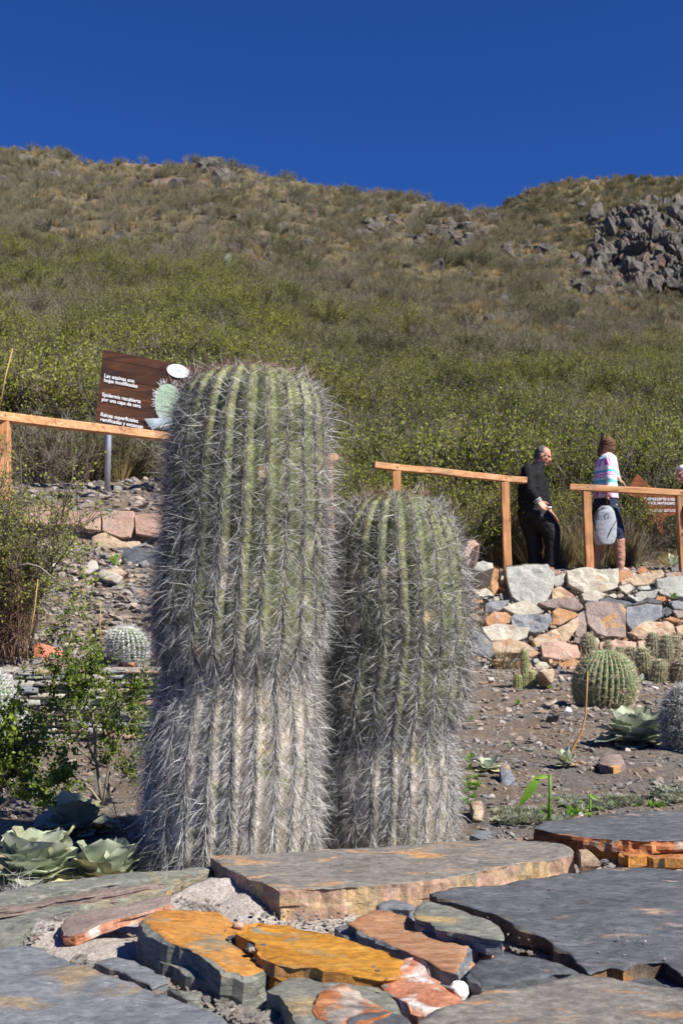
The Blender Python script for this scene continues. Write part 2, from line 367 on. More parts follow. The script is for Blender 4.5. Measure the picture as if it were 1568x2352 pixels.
wpart('terrain', None, farp, [np.array([(0, 1, 2, 5), (5, 2, 3, 4)])], M['hillearth'], kind='structure')

# ------------------------------------------------------------------ the hillside
RU = np.array([-1600, -600, 0, 100, 150, 200, 290, 400, 470, 540, 600, 700, 770, 830, 900, 1000, 1060, 1100, 1140, 1200, 1300, 1400, 1568, 2000, 3200])
RV = np.array([420, 360, 340, 352, 362, 386, 378, 374, 366, 376, 398, 420, 436, 442, 442, 466, 480, 488, 502, 535, 585, 645, 725, 840, 960])
RD = np.interp(np.linspace(0, 1, 25), [0, 1], [0, 0])
def ridge_y(u): return np.interp(u, [-600, 900, 1140, 1568, 2200], [150, 150, 135, 85, 62])
def hill(u, t):
    """t=0 at the foot of the slope, t=1 on the ridge, beyond 1 the back of the hill"""
    u = np.asarray(u, float); t = np.asarray(t, float)
    ry = ridge_y(u); tc = np.minimum(t, 1)
    y = 17*(ry/17)**tc+np.maximum(t-1, 0)*160
    x0 = (u-784)/F*17; v0 = 1176-F*(lambda z, yv: (-yv*sp+z*cp)/(yv*cp+z*sp))(G0(x0, 17.0), 17.0)
    vr = np.interp(u, RU, RV)+10*n2(u, t*0, .012, 3, 2)+4*n2(u, t*0, .06, 2, 4)
    g = tc+.02*np.sin(tc*math.pi)*n2(u, t*900, .004, 3, 8)
    v = v0+(vr-v0)*g
    a = (u-784)/F; b = (1176-v)/F; k = y/(cp-b*sp); x = a*k; z = (sp+b*cp)*k
    amp = sstep(0, .15, t)*(1-.6*sstep(.85, 1, t))
    z = z+amp*(y*.020*n2(x, y, .06, 4, 21)+y*.006*n2(x, y, .35, 3, 22)) - np.maximum(t-1, 0)*55
    return np.stack([x, y, z], -1)
us = np.linspace(-1500, 3100, 700); ts = np.concatenate([np.linspace(0, 1, 330), np.linspace(1.03, 1.6, 10)])
Tm, Um = np.meshgrid(ts, us, indexing='ij'); H = hill(Um, Tm)
V, q = grid_mesh(H[..., 0], H[..., 1], H[..., 2]); q = q[:, ::-1]
wpart('hillside', None, V, q, M['hillearth'], smooth=True, kind='structure')
# second hill behind, right
RU2 = [300, 800, 1000, 1100, 1140, 1180, 1230, 1300, 1400, 1500, 1568, 1900, 3400]
RV2 = [620, 520, 500, 492, 486, 462, 436, 420, 408, 404, 408, 420, 500]
def hill2(u, t):
    u = np.asarray(u, float); t = np.asarray(t, float); tc = np.minimum(t, 1)
    y = 95+(215-95)*tc+np.maximum(t-1, 0)*160
    vr = np.interp(u, RU2, RV2)+5*n2(u, t*0, .02, 3, 31)
    v = 900+(vr-900)*tc**.85
    a = (u-784)/F; b = (1176-v)/F; k = y/(cp-b*sp); x = a*k; z = (sp+b*cp)*k
    z = z+(1-.7*sstep(.85, 1, t))*(2.2*n2(x, y, .05, 4, 41)+.5*n2(x, y, .3, 3, 42))-np.maximum(t-1, 0)*60
    return np.stack([x, y, z], -1)
us = np.linspace(600, 3300, 420); ts = np.concatenate([np.linspace(0, 1, 200), np.linspace(1.03, 1.6, 8)])
Tm, Um = np.meshgrid(ts, us, indexing='ij'); H = hill2(Um, Tm)
V, q = grid_mesh(H[..., 0], H[..., 1], H[..., 2]); q = q[:, ::-1]
wpart('rocky_hill', None, V, q, M['hillearth'], smooth=True, kind='structure')

# ------------------------------------------------------------------ vegetation shapes
def leaf_quads(C, size, g, elong=2.2, n=None):
    """C centres; random little rhombs"""
    m = len(C); d = g.normal(size=(m, 3)); d[:, 2] += .5; d /= np.linalg.norm(d, axis=1)[:, None]
    e = g.normal(size=(m, 3)); s = np.cross(d, e); s /= np.linalg.norm(s, axis=1)[:, None]+1e-9
    L = size*g.uniform(.7, 1.3, (m, 1)); Wd = L/elong
    V = np.stack([C-d*L/2, C+s*Wd/2, C+d*L/2, C-s*Wd/2], 1).reshape(-1, 3)
    i = np.arange(m)[:, None]*4
    return V, i+np.array([[0, 1, 2, 3]])
def shrub(seed, r, h, nstem, ntwig, nleaf, leafsize, leafm, twigm, upright=.5, inner=.0, spread=.11, stemr=.012, name='shrub', elong=2.2, bend=.25):
    g = np.random.default_rng(seed); mb = MB(); tips = []; tw = []
    for i in range(nstem):
        a = g.uniform(0, 2*math.pi); q = g.uniform(.25, 1)**.6
        end = np.array((math.cos(a)*r*q, math.sin(a)*r*q, h*(1-.55*q**2)*g.uniform(.75, 1.1)))
        st = np.array((math.cos(a), math.sin(a), 0))*r*.08*g.random()
        mid = st*.5+end*.5+np.array((0, 0, h*bend*(upright)))*g.uniform(.2, 1)+g.normal(size=3)*r*.06
        k = np.linspace(0, 1, 5)[:, None]; pts = (1-k)**2*st+2*k*(1-k)*mid+k**2*end
        mb.tube(pts, np.linspace(stemr, stemr*.35, 5), 3, 0, cap=False)
        for j in range(ntwig):
            f = g.uniform(.3, 1); b = (1-f)**2*st+2*f*(1-f)*mid+f**2*end
            d = g.normal(size=3)*.7+(end-st)/np.linalg.norm(end-st)*.8+np.array((0, 0, upright)); d /= np.linalg.norm(d)
            L = g.uniform(.16, .38)*r*1.1; e = b+d*L
            m2 = (b+e)/2+g.normal(size=3)*L*.1
            mb.tube([b, m2, e], [stemr*.45, stemr*.35, stemr*.15], 3, 0, cap=False)
            tips.append((b, e))
    tips = np.array(tips)
    if nleaf:
        idx = g.integers(0, len(tips), nleaf); f = g.uniform(.25 if inner == 0 else 0, 1.1, nleaf)[:, None]
        C = tips[idx, 0]*(1-f)+tips[idx, 1]*f+g.normal(size=(nleaf, 3))*spread*r
        C[:, 2] = np.maximum(C[:, 2], .03*h)
        V, q = leaf_quads(C, leafsize, g, elong); mb.add(V, q, None, 1)
    V, fs, mi = mb.get(); return mesh_np(name, V, fs, [twigm, leafm], mi=mi)
def tuft(seed, r, h, n, mat, wd=.012, name='tuft', droop=.5):
    g = np.random.default_rng(seed); a = g.uniform(0, 2*math.pi, n); q = g.random(n)**.5*r
    b = np.stack([np.cos(a)*q*.35, np.sin(a)*q*.35, np.zeros(n)], 1)
    e = b+np.stack([np.cos(a)*q, np.sin(a)*q, h*g.uniform(.5, 1.1, n)], 1)+g.normal(size=(n, 3))*r*.15
    m = (b+e)/2+np.array((0, 0, 1))*h*.12*droop
    s = np.stack([-np.sin(a), np.cos(a), np.zeros(n)], 1)*wd/2; s += g.normal(size=(n, 3))*wd*.2
    V = np.stack([b-s, b+s, m-s*.8, m+s*.8, e], 1).reshape(-1, 3); i = np.arange(n)[:, None]*5
    return mesh_np(name, V, [i+np.array([[2, 3, 4]]), i+np.array([[0, 1, 3, 2]])], mat)
def rock_mesh(seed, mat, sx=1, sy=1, sz=.7, name='rock', n=10, rough=.28, cuts=6, smooth=False):
    """angular stone: a ball cut by planes"""
    g = np.random.default_rng(seed); mb = MB(); mb.ball((0, 0, 0), 1, n=n); V, fs, _ = mb.get()
    for k in range(cuts):
        d = g.normal(size=3); d /= np.linalg.norm(d); c = g.uniform(.45, .75); e = V@d
        V = V-np.maximum(e-c, 0)[:, None]*d
    V = V*(1+rough*.5*fbm(V*2.3+seed, 3, seed)[:, None])*np.array((sx, sy, sz))
    return mesh_np(name, V, fs, mat, smooth=smooth)
def stuff(name, protos, pts, scl, rotz, pick, label, cat, tilt=None):
    """one object: the shapes in protos set at the points"""
    c = bpy.data.collections.new(name+'_shapes')
    for k, me in enumerate(protos):
        o = bpy.data.objects.new('%s_shape_%02d' % (name, k), me); c.objects.link(o)
    me = bpy.data.meshes.new(name); pts = np.asarray(pts, np.float32); n = len(pts)
    me.vertices.add(n); me.vertices.foreach_set('co', pts.ravel())
    a = me.attributes.new('scl', 'FLOAT', 'POINT'); a.data.foreach_set('value', np.asarray(scl, np.float32))
    rot = np.zeros((n, 3), np.float32); rot[:, 2] = rotz
    if tilt is not None: rot[:, :2] = tilt
    a = me.attributes.new('rot', 'FLOAT_VECTOR', 'POINT'); a.data.foreach_set('vector', rot.ravel())
    a = me.attributes.new('pick', 'INT', 'POINT'); a.data.foreach_set('value', np.asarray(pick, np.int32))
    o = bpy.data.objects.new(name, me); COL.objects.link(o); tag(o, label, cat, None, 'stuff')
    ng = bpy.data.node_groups.new(name, 'GeometryNodeTree')
    ng.interface.new_socket('Geometry', in_out='INPUT', socket_type='NodeSocketGeometry'); ng.interface.new_socket('Geometry', in_out='OUTPUT', socket_type='NodeSocketGeometry')
    N = ng.nodes; gi = N.new('NodeGroupInput'); go = N.new('NodeGroupOutput')
    m2p = N.new('GeometryNodeMeshToPoints'); ci = N.new('GeometryNodeCollectionInfo'); ci.inputs['Collection'].default_value = c
    ci.inputs['Separate Children'].default_value = True; ci.inputs['Reset Children'].default_value = True
    ip = N.new('GeometryNodeInstanceOnPoints'); ip.inputs['Pick Instance'].default_value = True
    def na(nm, ty):
        x = N.new('GeometryNodeInputNamedAttribute'); x.data_type = ty; x.inputs['Name'].default_value = nm; return [s for s in x.outputs if s.enabled and s.name == 'Attribute'][0]
    ng.links.new(gi.outputs[0], m2p.inputs['Mesh']); ng.links.new(m2p.outputs[0], ip.inputs['Points']); ng.links.new(ci.outputs[0], ip.inputs['Instance'])
    ng.links.new(na('pick', 'INT'), ip.inputs['Instance Index']); ng.links.new(na('scl', 'FLOAT'), ip.inputs['Scale'])
    e2r = N.new('FunctionNodeEulerToRotation'); ng.links.new(na('rot', 'FLOAT_VECTOR'), e2r.inputs[0]); ng.links.new(e2r.outputs[0], ip.inputs['Rotation'])
    ng.links.new(ip.outputs[0], go.inputs[0])
    md = o.modifiers.new('scatter', 'NODES'); md.node_group = ng
    return o

GB = [shrub(100+i, 1.15, 1.5, 34, 17, (6000, 4800, 6600, 3200)[i], .046, M['leaf_green'], M['twig'], .65, spread=.04, stemr=.014, name='green_bush') for i in range(4)]
DB = [shrub(120+i, 1.0, 1.3, 24, 15, 3600, .046, M['leaf_dark'], M['twig'], .6, spread=.045, stemr=.013, name='dark_bush') for i in range(3)]
OB = [shrub(140+i, 1.0, 1.2, 30, 18, 2000, .046, M['leaf_olive'], M['twig_pale'], .7, spread=.05, stemr=.012, name='dry_bush') for i in range(3)]
SB = [shrub(160+i, .8, .7, 24, 14, 1400, .055, M['leaf_silver'], M['twig_pale'], .4, spread=.07, stemr=.01, name='silver_bush') for i in range(2)]
TW = [shrub(180+i, 1.0, 1.4, 34, 20, 120, .05, M['leaf_olive'], M['twig_pale'], .8, spread=.05, stemr=.010, name='bare_bush') for i in range(2)]
GT = [tuft(200+i, .32, .55, 200, M['straw'], .010) for i in range(3)]+[tuft(210, .30, .7, 190, M['dryred'], .010)]
RK = [rock_mesh(220+i, M['hillrock'], 1, .8, .85, cuts=13, rough=.5) for i in range(5)]

def scatter_hill(n, hf, u0, u1, t0, t1, dens, seed):
    g = np.random.default_rng(seed); u = g.uniform(u0, u1, n); t = g.uniform(t0, t1, n)
    p = hf(u, t); U = np.array([u, (lambda d: 1176-F*(-p[:, 1]*sp+p[:, 2]*cp)/(p[:, 1]*cp+p[:, 2]*sp))(0)])
    k = g.random(n) < dens(U[0], U[1], p)
    return p[k], U[:, k]
# green boundary in the picture: below it (towards the viewer) the brush is tall and green
GU = [-1500, 0, 120, 300, 420, 560, 700, 860, 1000, 1150, 1250, 1400, 1568, 3200]; GV = [560, 575, 590, 600, 630, 690, 720, 740, 780, 850, 840, 835, 830, 800]
def greenness(u, v, p): return sstep(-35, 45, v-np.interp(u, GU, GV)+70*n2(p[:, 0], p[:, 1], .12, 3, 61))
def bare(u, v, p):      # rocky scars with little growing on them
    b = np.zeros_like(u)
    for (cu, cv, ru, rv) in ((600, 590, 110, 34), (1330, 640, 60, 60), (1250, 590, 110, 28), (1160, 770, 60, 30), (500, 400, 60, 22), (880, 520, 70, 22), (1040, 540, 100, 30), (300, 560, 100, 18), (1400, 690, 70, 30), (1120, 700, 60, 18)):
        b = np.maximum(b, 1-sstep(.5, 1.3, np.hypot((u-cu)/ru, (v-cv)/rv)+.4*n2(p[:, 0], p[:, 1], .3, 3, 66)))
    return b
def sw(y): return np.clip(y/40, .35, 3.2)     # area weight along t
pts = {k: [] for k in 'GDOSTRX'}
def add(kind, p, s): pts[kind].append((p, s))
g0 = np.random.default_rng(5)
W1 = (-800, 2400)
p, U = scatter_hill(6500, hill, *W1, 0, 1, lambda u, v, p: greenness(u, v, p)*np.clip(p[:, 1]/38, .12, 1)*.66*(.16+.90*sstep(-.18, .12, n2(p[:, 0], p[:, 1], .19, 3, 68))), 71); add('G', p, .5+.95*g0.random(len(p))**1.4)
p, U = scatter_hill(2500, hill, *W1, 0, 1, lambda u, v, p: np.clip(p[:, 1]/60, .1, 1)*(.55+.1*greenness(u, v, p))*(1-.8*bare(u, v, p))*(.25+sstep(-.2, .2, n2(p[:, 0], p[:, 1], .09, 3, 99))), 72); add('D', p, .45+1.1*g0.random(len(p))**2)
p, U = scatter_hill(15000, hill, *W1, .15, 1.0, lambda u, v, p: (1-.93*greenness(u, v, p))*np.clip(p[:, 1]/110, .15, 1)*(1-.9*bare(u, v, p))*(.25+.8*sstep(-.3, .2, n2(p[:, 0], p[:, 1], .11, 3, 98)))+.16*greenness(u, v, p)*np.clip(p[:, 1]/30, .2, 1), 73); add('O', p, .4+.9*g0.random(len(p))**1.6)
p, U = scatter_hill(9000, hill, *W1, .1, 1.0, lambda u, v, p: (1-.9*greenness(u, v, p))*np.clip(p[:, 1]/120, .2, 1)*.20*(1-.5*bare(u, v, p)), 74); add('S', p, g0.uniform(.4, .95, len(p)))
p, U = scatter_hill(8000, hill, *W1, 0, 1.0, lambda u, v, p: np.clip(p[:, 1]/70, .12, 1)*.5*(1-.35*greenness(u, v, p))*(1-.8*bare(u, v, p))*(.3+sstep(-.1, .3, n2(p[:, 0], p[:, 1], .07, 3, 88))), 75); add('T', p, g0.uniform(.5, 1.1, len(p)))
p, U = scatter_hill(26000, hill, *W1, 0, 1.0, lambda u, v, p: np.clip(p[:, 1]/100, .2, 1)*(.45+.8*sstep(-.2, .25, n2(p[:, 0], p[:, 1], .13, 3, 97)))*(1-.8*greenness(u, v, p)*(p[:, 1] > 22)), 76); add('X', p, g0.uniform(.7, 1.5, len(p)))
p, U = scatter_hill(14000, hill, *W1, .2, 1.0, lambda u, v, p: bare(u, v, p)*.8+.07, 77); add('R', p, g0.uniform(.2, 1.0, len(p))**2.2*p[:, 1]/66)
# second hill
W2 = (900, 2600)
def crag(u, v, p): return (1-sstep(.75, 1.25, np.hypot((u-1500)/170, (v-590)/105)+.35*n2(p[:, 0], p[:, 2], .12, 3, 93)))
p, U = scatter_hill(3600, hill2, *W2, .25, 1, lambda u, v, p: 1-.75*crag(u, v, p), 81); add('O', p, g0.uniform(.6, 1.3, len(p)))
p, U = scatter_hill(3000, hill2, *W2, .25, 1, lambda u, v, p: .8-.55*crag(u, v, p), 82); add('D', p, g0.uniform(.5, 1.3, len(p)))
p, U = scatter_hill(2600, hill2, *W2, .25, 1, lambda u, v, p: .35-.25*crag(u, v, p), 83); add('S', p, g0.uniform(.5, 1.3, len(p)))
p, U = scatter_hill(9000, hill2, *W2, .25, 1, lambda u, v, p: .8-.6*crag(u, v, p), 84); add('X', p, g0.uniform(1.2, 2.4, len(p)))
p, U = scatter_hill(2600, hill2, *W2, .25, 1, lambda u, v, p: .12+.3*crag(u, v, p), 85); add('R', p, g0.uniform(.4, 1.8, len(p)))
# brush at the slope's foot, round the garden's edge
def edge(n, u0, u1, ya, yb, seed):
    g = np.random.default_rng(seed); u = g.uniform(u0, u1, n); y = g.uniform(ya, yb, n); x = (u-784)/F*y
    return np.stack([x, y, G0(x, y)-.03], 1)
for (n, u0, u1, ya, yb, k, s0, s1) in ((20, -700, 300, 12.6, 17.5, 'D', .5, .8), (14, 330, 700, 13.3, 17, 'G', .5, .85), (14, 700, 1140, 14.6, 17, 'G', .5, .85), (16, 500, 1150, 15.2, 17.4, 'D', .5, .8), (26, 1120, 2300, 16.2, 17.6, 'G', .5, .8),
        (6, 1120, 1440, 16.2, 17.6, 'D', .5, .75), (14, -300, 350, 12.4, 15, 'T', .5, .7), (14, -300, 330, 12.4, 14, 'D', .45, .65), (10, 300, 900, 12.6, 15, 'T', .45, .7), (16, 1000, 1480, 15.2, 17, 'T', .4, .75), (5, 1600, 2100, 15.9, 17, 'T', .4, .7), (40, -300, 1150, 12.6, 17, 'X', .5, .9), (150, 700, 1420, 15, 17.4, 'X', .7, 1.3), (70, 1000, 1450, 14.9, 16.2, 'X', .6, 1.0), (40, 1400, 2200, 16, 17.4, 'X', .4, .8)):
    p = edge(n, u0, u1, ya, yb, int(n+u0)+900); add(k, p, g0.uniform(s0, s1, len(p)))
def emit(k, protos, name, label, cat, tl=.12):
    p = np.concatenate([a for a, b in pts[k]]); s = np.concatenate([b for a, b in pts[k]]); n = len(p); p[:, 2] -= .06*s
    stuff(name, protos, p, s, g0.uniform(0, 6.28, n), g0.integers(0, len(protos), n), label, cat, tilt=g0.normal(size=(n, 2))*tl)
    print(name, n)
# the biggest green bushes one can tell apart become things of their own
pg = np.concatenate([a for a, b in pts['G']]); sg = np.concatenate([b for a, b in pts['G']])
dist = pg[:, 1]; uu, vv = 784+F*pg[:, 0]/dist, 1430-F*pg[:, 2]/dist
near = np.nonzero((dist < 30) & (uu > -60) & (uu < 1640))[0]
print('near bushes', len(near))
keep = np.ones(len(pg), bool); keep[near] = False; pts['G'] = [(pg[keep], sg[keep])]
for i in near[np.argsort(dist[near])][:160]:
    if 1440 < uu[i] < 1700 and dist[i] < 18.6: continue
    o = bpy.data.objects.new('green_bush', GB[int(i) % 4]); COL.objects.link(o); o.location = pg[i]; o.scale = (sg[i],)*3; o.rotation_euler = (0, 0, float(rng.uniform(0, 6.28)))
    tag(o, 'olive green leafy bush in the dense brush at the foot of the hill', 'bush', 'green bushes at the foot of the hill')
emit('G', GB, 'green_brush', 'dense olive green brush covering the lower hillside', 'brush')
emit('D', DB, 'dark_brush', 'dark green bushes dotted over the hillside', 'brush')
emit('O', OB, 'dry_brush', 'dry olive brown scrub covering the upper hillside', 'scrub')
emit('S', SB, 'silver_scrub', 'low silver grey scrub dotted over the upper hillside', 'scrub')
emit('T', TW, 'bare_scrub', 'leafless grey twiggy scrub on the hillside', 'scrub')
emit('X', GT, 'dry_grass', 'straw coloured grass tufts between the bushes of the hillside', 'grass')
emit('R', RK, 'hill_rocks', 'jagged grey rocks showing between the scrub of the hillside', 'rocks', .5)

# rocky crags one can tell apart
def crag_thing(name, label, spec, group=None, seed=0):
    g = np.random.default_rng(seed); base = None; th = None
    for (hf, u, t, n, su, st, s0, s1) in spec:
        for k in range(n):
            p = hf(u+g.normal()*su, t+g.normal()*st); s = s0+(s1-s0)*g.random()**2; p = p-np.array((0, 0, s*.35))
            if th is None: th = empty(name, p, label, 'rocks', group); base = p
            o = part('rock', th, RK[g.integers(0, 5)]); o.location = Vector(p-base); o.scale = (s*g.uniform(.8, 1.3), s*g.uniform(.8, 1.2), s*g.uniform(.8, 1.5)); o.rotation_euler = tuple(g.uniform(0, 6.28, 3)*np.array((.12, .12, 1)))
    return th
def tof(hf, u, v):
    tt_ = np.linspace(.2, 1, 400); p = hf(np.full(400, float(u)), tt_); vv_ = 1176-F*(-p[:, 1]*sp+p[:, 2]*cp)/(p[:, 1]*cp+p[:, 2]*sp)
    return tt_[np.argmin(abs(vv_-v))]
# the big outcrop: a broken rock face standing proud of the slope, with loose blocks on it
ou = np.linspace(1325, 2000, 210); ot = np.linspace(tof(hill2, 1500, 715), tof(hill2, 1500, 455), 130); OT, OU = np.meshgrid(ot, ou, indexing='ij'); OP = hill2(OU, OT)
ovv = 1176-F*(-OP[..., 1]*sp+OP[..., 2]*cp)/(OP[..., 1]*cp+OP[..., 2]*sp)
msk = 1-sstep(.62, 1.12, np.hypot((OU-1570)/245, (ovv-600)/115)+.75*n2(OP[..., 0], OP[..., 2], .10, 4, 193))
q3 = OP*np.array((.16, .05, .16)); rid = 1-np.abs(fbm(q3, 5, 77))*2.6; blk = np.floor(fbm(OP*np.array((.22, .1, .3)), 3, 55)*5)/5
off = msk*(.6+4.6*np.clip(rid, -.3, 1)+3.2*blk)-.9
OP = OP+off[..., None]*np.array((-.12, -.80, .45)); V, q = grid_mesh(OP[..., 0], OP[..., 1], OP[..., 2])
ocb = OP[0, 100]; oc = empty('rock_outcrop', ocb, 'large dark grey craggy outcrop near the top of the right hill', 'rocks')
wpart('rock_face', oc, V, q[:, ::-1], M['hillrock'])
g_o = np.random.default_rng(8)
for k in range(150):
    u, v = 1350+g_o.random()*300, 480+g_o.random()*215
    if ((u-1510)/190)**2+((v-595)/110)**2 > 1.15: continue
    p = hill2(u, tof(hill2, u, v)); s_k = .5+1.7*g_o.random()**2; p = p+np.array((-.3, -2.0, 1.0)); o = part('rock', oc, RK[g_o.integers(0, 5)]); o.location = Vector(p-ocb); o.scale = (s_k, s_k, s_k*1.4); o.rotation_euler = (g_o.normal()*.2, g_o.normal()*.2, g_o.uniform(0, 6.28))
for (u, v, n, s, lab) in ((455, 384, 12, 1.0, 'dark boulders on the ridge crest behind the wooden text sign'), (515, 402, 9, 1.1, 'dark crag just under the ridge right of the crest boulders'), (715, 492, 7, 1.0, 'small reddish brown crag below the middle of the ridge'),
        (855, 520, 12, 1.1, 'jagged brown crag on the slope above the smaller tall cactus'), (1010, 545, 12, 1.0, 'low broken rock band under the dip of the skyline'), (1250, 580, 12, .8, 'brown rock band on the diagonal spur left of the dark outcrop'), (1330, 640, 10, .7, 'reddish rubble on the diagonal spur under the dark outcrop')):
    crag_thing('crag', lab, [(hill, u, tof(hill, u, v), n, 16*s, .012, .6*s, 1.9*s)], 'crags on the slope', seed=u)
# ------------------------------------------------------------------ cacti
def spines(P0, D, L, bend, r, col):
    n = len(P0); L = L[:, None]
    P1 = P0+D*L*.55+bend*L*.18; P2 = P0+D*L*.96+bend*L*.75
    a = np.cross(D, rng.normal(size=(n, 3))); a /= np.linalg.norm(a, axis=1)[:, None]+1e-9; b = np.cross(D, a)
    R = [a, -.5*a+.87*b, -.5*a-.87*b]; r = r[:, None]
    V = np.stack([P0+q*r for q in R]+[P1+q*r*.8 for q in R]+[P2], 1).reshape(-1, 3)
    i = np.arange(n)[:, None]*7
    t = np.concatenate([i+np.array([[3, 4, 6]]), i+np.array([[4, 5, 6]]), i+np.array([[5, 3, 6]])])
    q = np.concatenate([i+np.array([[0, 1, 4, 3]]), i+np.array([[1, 2, 5, 4]]), i+np.array([[2, 0, 3, 5]])])
    c = np.repeat(col[:, None, :], 7, 1); c[:, :3] *= .75; c = c.reshape(-1, 3)
    return V, [t, q], c
def cactus(th, base, prof, ribs, depth, spacing, nsp, lean=(0, 0), colf=None, Ls=(.02, .05), rad=.0007, droopf=None, spcol=None, out=.5, rot=0, cork=None, front_only=False, big=None, crown=None, seed=1, areole=None, axis=None):
    """prof: (height, radius) pairs; local coordinates from the foot"""
    g = np.random.default_rng(seed); hs, rs = np.array(prof).T; Ht = hs[-1]
    nh = max(24, int(Ht/.012)); k = np.linspace(0, 1, nh); hh = Ht*(1-(1-k)**1.25)
    hh = np.concatenate([hh, Ht-np.array([1e-4])]) ; hh = np.unique(np.round(hh, 5))
    nc = ribs*8; th_ = np.arange(nc)*2*math.pi/nc+rot
    R = np.interp(hh, hs, rs)
    # round the top off smoothly
    def ax(h): return np.stack([lean[0]*h/Ht + (0 if axis is None else np.interp(h, axis[0], axis[1])), lean[1]*h/Ht, h], -1)
    crest = np.abs(np.cos(ribs*(th_-rot)/2))**.8
    wz = np.array((1.9, 1.9, 9 if Ht > .5 else 4))
    def warp(a, h): return wv_*.030*fbm(np.stack([np.cos(a)*1.9+seed, np.sin(a)*1.9, h*5], -1), 3, seed+50)*8/ribs*4
    def lumps(a, h): return 1+wv_*.045*fbm(np.stack([np.cos(a)*1.3+seed, np.sin(a)*1.3, h*7], -1), 3, seed+60)*1.6
    wv_ = 1.0 if Ht > .5 else .6
    rr = R[:, None]*(1-depth+depth*crest[None])*lumps(th_[None]+0*hh[:, None], hh[:, None]+0*th_[None])
    # small chin above each areole
    rr = rr*(1+.012*crest[None]*np.sin(hh[:, None]/spacing*2*math.pi))
    rr = rr*(1+.03*n2(th_[None]*2+0*hh[:, None], hh[:, None]*6, 1, 3, seed))
    A = ax(hh); tw_ = th_[None]+warp(th_[None]+0*hh[:, None], hh[:, None]+0*th_[None]); V = np.stack([A[:, 0][:, None]+rr*np.cos(tw_), A[:, 1][:, None]+rr*np.sin(tw_), A[:, 2][:, None]+0*rr], -1)
    n = len(hh); V = V.reshape(-1, 3); i = np.arange(n-1)[:, None]*nc; j = np.arange(nc)[None]
    q = np.stack([i+j, i+(j+1) % nc, i+nc+(j+1) % nc, i+nc+j], -1).reshape(-1, 4)
    V = np.concatenate([V, ax(np.array([Ht]))]); t = np.array([((n-1)*nc+a, (n-1)*nc+(a+1) % nc, len(V)-1) for a in range(nc)])
    hv = V[:, 2]; cr = np.append(np.tile(crest, n), 1); ang = np.append(np.tile(th_, n), 0)
    col = colf(hv/Ht, cr, ang, V)
    wpart('body', th, V+base, [t, q], M['cactusgreen'], smooth=True, col=col)
    # areoles on the rib crests
    ah = np.arange(.01, Ht-.002, spacing); AH, AR = np.meshgrid(ah, np.arange(ribs), indexing='ij'); AH = AH.ravel()+g.normal(size=AH.size)*spacing*.15; ang = AR.ravel()*2*math.pi/ribs+rot
    AH = np.clip(AH, .005, Ht-.0015)
    rA = np.interp(AH, hs, rs)*lumps(ang, AH); ang = ang+warp(ang, AH); dr = (np.interp(AH+.004, hs, rs)-np.interp(AH-.004, hs, rs))/.008
    dr = np.clip(dr, -6, 2)
    ca, sa = np.cos(ang), np.sin(ang); N = np.stack([ca, sa, -dr], -1); N /= np.linalg.norm(N, axis=1)[:, None]
    Tn = np.stack([-sa, ca, 0*sa], -1); Up = np.cross(N, Tn); Up *= np.sign(Up[:, 2:3]+1e-9)
    C = ax(AH)+np.stack([rA*ca, rA*sa, 0*ca], -1)
    # thin out where ribs crowd at the top
    keepp = g.random(len(C)) < np.clip(rA/(.35*rs.max()), .25, 1); C, N, Tn, Up, AHk = C[keepp], N[keepp], Tn[keepp], Up[keepp], AH[keepp]
    m = len(C); idx = np.repeat(np.arange(m), nsp); idx = idx[g.random(len(idx)) < np.interp(AH[keepp][idx]/Ht, [0, .55, .72, .9, 1], [1, 1, .72, .5, .6])] if Ht > .5 else idx; K = len(idx); f = AHk[idx]/Ht
    an = g.uniform(0, 2*math.pi, K); cen = g.random(K) < .25
    s = np.cos(an); u = np.sin(an)
    nn = np.where(cen, g.uniform(.8, 1.6, K), g.uniform(.15, .55, K)*out*2)
    dr_ = droopf(f, g) if droopf else np.zeros(K)
    D = N[idx]*nn[:, None]+Tn[idx]*s[:, None]*1.15+Up[idx]*(u*.55+dr_)[:, None]; D += g.normal(size=D.shape)*.12
    D /= np.linalg.norm(D, axis=1)[:, None]
    L = g.uniform(Ls[0], Ls[1], K)*np.where(cen, 1.25, .9)
    if big is not None: L *= big(f)
    c = spcol(f, g, K)
    P0 = C[idx]+g.normal(size=(K, 3))*.0015
    sV, sF, sC = spines(P0, D, L, np.stack([0*f, 0*f, np.clip(dr_, -1, .3)*.35-.05], -1)+g.normal(size=(K, 3))*.10, rad*g.uniform(.6, 1.3, K), c)
    wpart('spines', th, sV+base, sF, M['spine'], col=sC, kind='stuff')
    if areole:
        mb = MB()
        for cpt, nv in zip(C, N): mb.ball(cpt+nv*.0005, areole[0]*g.uniform(.7, 1.3), n=6)
        V, fs, _ = mb.get(); wpart('areoles', th, V+base, fs, areole[1], kind='stuff')
def mixn(a, b, t): t = np.asarray(t)[..., None]; return np.asarray(a)*(1-t)+np.asarray(b)*t
